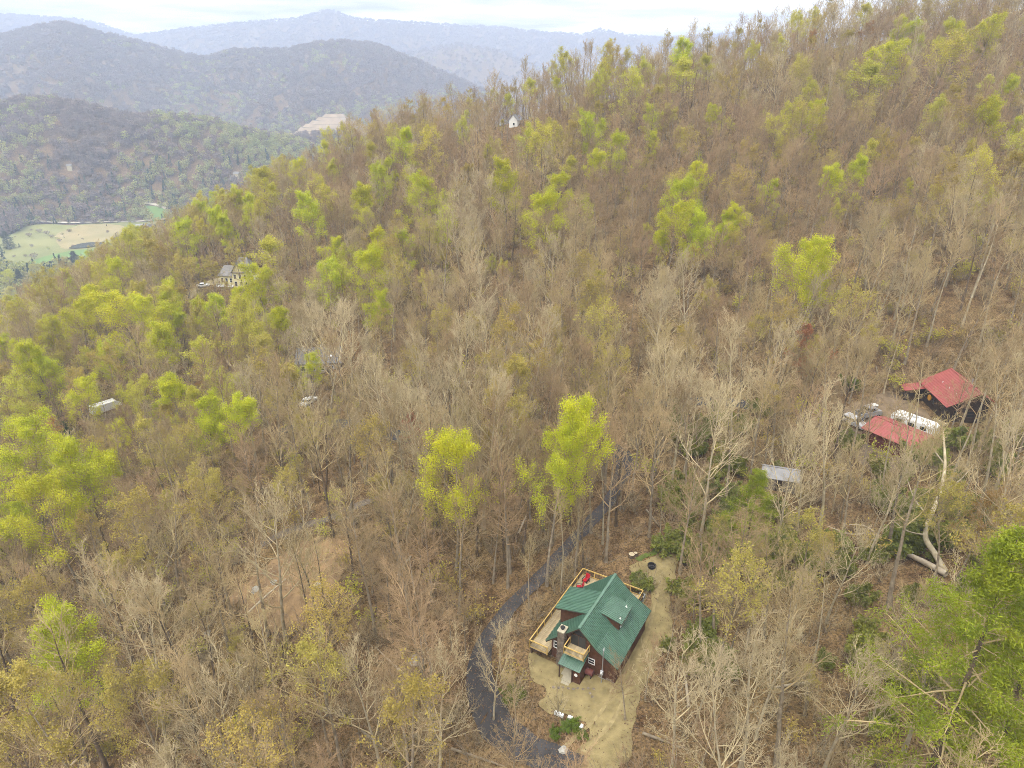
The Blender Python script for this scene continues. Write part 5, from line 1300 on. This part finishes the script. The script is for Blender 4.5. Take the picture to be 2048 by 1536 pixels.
# ------------------------------------------------------------------ the valley: meadows, pond, lane, far buildings
M_mead = mat('meadow', (0.24, 0.235, 0.085), .95, color2=(0.16, 0.175, 0.055), scale=.02, detail=6)
M_lawn = mat('pasture', (0.145, 0.235, 0.055), .95, color2=(0.115, 0.19, 0.045), scale=.02, detail=5)
M_tanb = mat('dry_bank', (0.34, 0.27, 0.13), .95, color2=(0.24, 0.21, 0.09), scale=.03, detail=6)
FIELDS = []
def field(name, px, m, off, grid=12, wob=4):
    pl = [G(*q) for q in px]; FIELDS.append(np.array(pl))
    o = sheet(name, pl, m, off, 5.0, grid, wob, len(FIELDS)); return o
field('meadow', [(-60, 490), (20, 472), (60, 455), (150, 455), (240, 449), (330, 444), (352, 456), (300, 470), (225, 500), (190, 532), (60, 552), (-60, 540)], M_mead, 1.2)
field('dry_bank', [(112, 474), (150, 459), (240, 455), (236, 474), (140, 500)], M_tanb, 1.6)
field('pasture', [(60, 528), (120, 508), (215, 497), (228, 506), (185, 531), (90, 546)], M_lawn, 1.6)
field('upper_meadow', [(292, 414), (328, 424), (340, 438), (305, 446), (296, 432)], M_lawn, 1.6)
M_water = mat('pond_water', (0.06, 0.07, 0.055), .15, spec=.5)
pd = sheet('pond', [G(*q) for q in [(138, 499), (162, 490), (195, 487), (210, 490), (185, 496), (158, 499)]], M_water, 2.2, 3.0, 12, 1.0, 3); pd['kind'] = 'structure'
ribbon('valley_lane', [G(-20, 458), G(15, 455), G(60, 449), G(150, 452), G(240, 447), G(335, 441)], 4.5, mat('pale_gravel', (.50, .45, .36), .95, vary=.2, scale=.05), 2.0, 8.0)
ribbon('hill_lane', [G(289, 411), G(310, 417), G(333, 423)], 3.5, MATS['pale_gravel'], 2.0, 8.0)
def far_house(u, v, yaw, L_, W_, eave, rise, wm, rm, label):
    p = hit(u, v); gable_house('farm_building', label, 'building', (p[0], p[1], gz(p[0], p[1]) + .5), yaw, L_, W_, eave, rise, wm, rm, .5, ribs=False, base=-6)
    return p
FB = [far_house(290, 461, .3, 22, 12, 6, 4, M_darkwood, M_tin, 'barn with grey tin roof at the meadow edge in the valley'),
      far_house(140, 336, .2, 8, 6.5, 3.5, 2.5, M_beige, M_greyroof, 'tiny pale house among trees on the far left hill'),
      far_house(474, 352, -.2, 10, 7, 3.5, 3, M_beige, M_greyroof, 'tiny pale house with grey roof at the foot of far hill'),
      far_house(722, 290, .1, 30, 14, 6, 3, M_white, M_white, 'long white building seen past the skyline trees')]
# the terraced cut: benches stepping up the mound
q0 = P(672, 262, 1480); terr = MB(); bench = MB(); NB = 7
for k in range(NB):
    for j in range(28):
        a0, a1 = math.pi + math.pi * j / 28 * 1.0, math.pi + math.pi * (j + 1) / 28
        def pt(r_, a, z): return (q0[0] + r_ * 1.25 * math.cos(a) * (1 + .06 * math.sin(a * 5 + k)), q0[1] + r_ * math.sin(a), z)
        ro, ri_ = 84 - k * 10.5, 84 - (k + 1) * 10.5 + 3.5
        z0, z1 = q0[2] - 10 + k * 6.4, q0[2] - 10 + (k + 1) * 6.4
        terr.add([pt(ro, a0, z0), pt(ro, a1, z0), pt(ro - 6, a1, z1), pt(ro - 6, a0, z1), ], [(0, 1, 2, 3)])
        bench.add([pt(ro - 6, a0, z1), pt(ro - 6, a1, z1), pt(ri_ - 5, a1, z1 + .3), pt(ri_ - 5, a0, z1 + .3)], [(0, 1, 2, 3)])
tag(terr.build('terraced_cut', mat('bare_earth', (.36, .28, .20), .95, color2=(.26, .21, .15), scale=.05, detail=6)), 'terraced bare earth cut in the valley', 'quarry', kind='structure')

bench.build('bench', mat('rough_grass', (.13, .12, .065), .95, vary=.4, scale=.1), bpy.data.objects['terraced_cut'])

# ------------------------------------------------------------------ far woods: one mass
def far_proto(kind, seed, H, W, m, n, size, bare=False):
    rng = np.random.default_rng(seed)
    T = np.array([[[0, 0, -1.0], [0, 0, H * .5], [0, 0, H * .9]]]); V, Q = tubes(T, np.array([[.3, .22, .06]]), 4)
    stem = mesh_np(kind + '_stem', V, Q, mats=[B_grey])
    d = unit(rng.normal(size=(n, 3))); r_ = rng.random((n, 1)) ** .4
    p = d * r_ * np.array([W / 2, W / 2, H * .32]) + np.array([0, 0, H * .64])
    if kind.endswith('pine'):
        h = rng.random(n) ** .8; a = rng.random(n) * 6.28; w = W / 2 * (1 - h) * rng.uniform(.5, 1, n)
        p = np.stack([w * np.cos(a), w * np.sin(a), H * (.15 + .85 * h)], 1)
    V, Q = leaves_at(rng, p, size, 1, .1, .22 if bare else .7)
    KINDS.setdefault(kind, []).append((stem, mesh_np(kind + '_crown', V, Q, mats=[m]), H))
F_far_bare = mat('far_twigs', (0.26, 0.205, 0.165), .95, color2=(0.18, 0.14, 0.11), scale=.3, rand=.14, huevar=.012, detail=2)
F_far_green = leaf_mat('far_spring', (0.40, 0.40, 0.13), (0.28, 0.29, 0.09), rand=.25, huevar=.02)
F_far_dark = leaf_mat('far_evergreen', (0.07, 0.11, 0.045), (0.04, 0.065, 0.03), rand=.25)
for s in range(3): far_proto('far_bare', 200 + s, 17, 13, F_far_bare, 170, 1.7, True)
for s in range(3): far_proto('far_green', 210 + s, 17, 12, F_far_green, 110, 1.0)
for s in range(2): far_proto('far_pine', 220 + s, 19, 8, F_far_dark, 110, 1.0)
fr = np.random.default_rng(909); items = []
def far_points(n, ulo, uhi, ylo, yhi):
    u = fr.uniform(ulo, uhi, n); yv = np.sqrt(fr.uniform(ylo ** 2, yhi ** 2, n)); x = (u - 1024) / FPX * yv / .96
    return x, yv
for n, ulo, uhi, ylo, yhi, sc in [(5200, -160, 1000, 430, 800, 1.0), (15000, -160, 1000, 760, 1050, 1.0), (13000, -120, 900, 950, 1600, 1.0), (23000, -120, 1150, 1600, 3000, 1.25), (9000, -100, 1600, 3000, 4200, 1.5), (17000, -100, 1700, 4200, 5400, 1.7)]:
    x, yv = far_points(n, ulo, uhi, ylo, yhi); z = ground(x, yv)
    green = fbm(x / 140, yv / 140, 61, 3); hgt = (z - FLOOR) / 260
    ok = np.ones(n, bool)
    for F in FIELDS: ok &= ~inside(x, yv, F)
    ok &= np.hypot((x - q0[0]) / 1.25, yv - q0[1]) > 84
    for p in FB: ok &= np.hypot(x - p[0], yv - p[1] + 6) > 13
    nr = (yv < 470)
    ysk = np.interp(x, _crx, _cry); ok &= ~(yv < ysk + 40)
    for i in np.nonzero(ok)[0]:
        g = green[i] - .42 * hgt[i] + .42 * (fr.random() - .5)
        kind = 'far_green' if g > .37 else 'far_bare'
        if hgt[i] < .35 and fr.random() < .16 and yv[i] < 1700: kind = 'far_pine'
        s_ = sc * fr.uniform(.6, 1.15)
        items.append((kind, int(fr.integers(len(KINDS[kind]))), x[i], yv[i], z[i] - .3, (s_, s_, s_ * fr.uniform(.8, 1.15) / (1 if sc < 1.2 else sc ** .6)), fr.random() * 6.28))
# shrubs and single dark trees on the meadow
for u, v, s_ in [(95, 472, .5), (105, 478, .4), (120, 485, .35), (140, 466, .4), (80, 468, .5), (60, 476, .5), (240, 447, .45), (165, 480, .2), (235, 468, .2), (300, 435, .5), (20, 500, .7), (5, 510, .7), (10, 530, .9), (-10, 520, .9), (42, 440, .9), (70, 520, .6)]:
    p = hit(u, v); k = 'far_pine' if s_ > .65 else 'far_bare'
    items.append((k, 0, p[0], p[1], p[2], (s_ * 1.4, s_ * 1.4, s_), 0.3))
for k in range(70):
    u, v = fr.uniform(-10, 330), fr.uniform(448, 545); p = hit(u, v); s_ = fr.uniform(.15, .4)
    if p[1] > 600: items.append((['far_bare', 'far_green', 'far_pine'][k % 3], 0, p[0], p[1], p[2], (s_ * 1.3, s_ * 1.3, s_), float(k)))
scatter('far_forest', 'hazy spring woods that cover the far hills', 'forest', items, ['far_bare', 'far_green', 'far_pine'])
print('far', len(items))

# ------------------------------------------------------------------ the hazy air
zmin = float(GZ.min()) - 1.5; zmax = max(float(GZ.max()) + 45, CAMZ + 30)
hz = MB().box(-5600, 5600, -1000, 6100, zmin, zmax).build('haze', M_white)
hz.data.materials.clear()
M_haze = bpy.data.materials.new('haze_air'); M_haze.use_nodes = True
n, l = M_haze.node_tree.nodes, M_haze.node_tree.links
n.clear(); ho = n.new('ShaderNodeOutputMaterial'); pv = n.new('ShaderNodeVolumePrincipled')
pv.inputs['Color'].default_value = (0.62, 0.745, 1.0, 1); pv.inputs['Density'].default_value = 1 / 4200.0; pv.inputs['Anisotropy'].default_value = 0.0
l.new(pv.outputs[0], ho.inputs['Volume'])
hz.data.materials.append(M_haze); hz.display_type = 'WIRE'
tag(hz, 'thin pale blue haze over the whole valley', 'haze', kind='stuff')
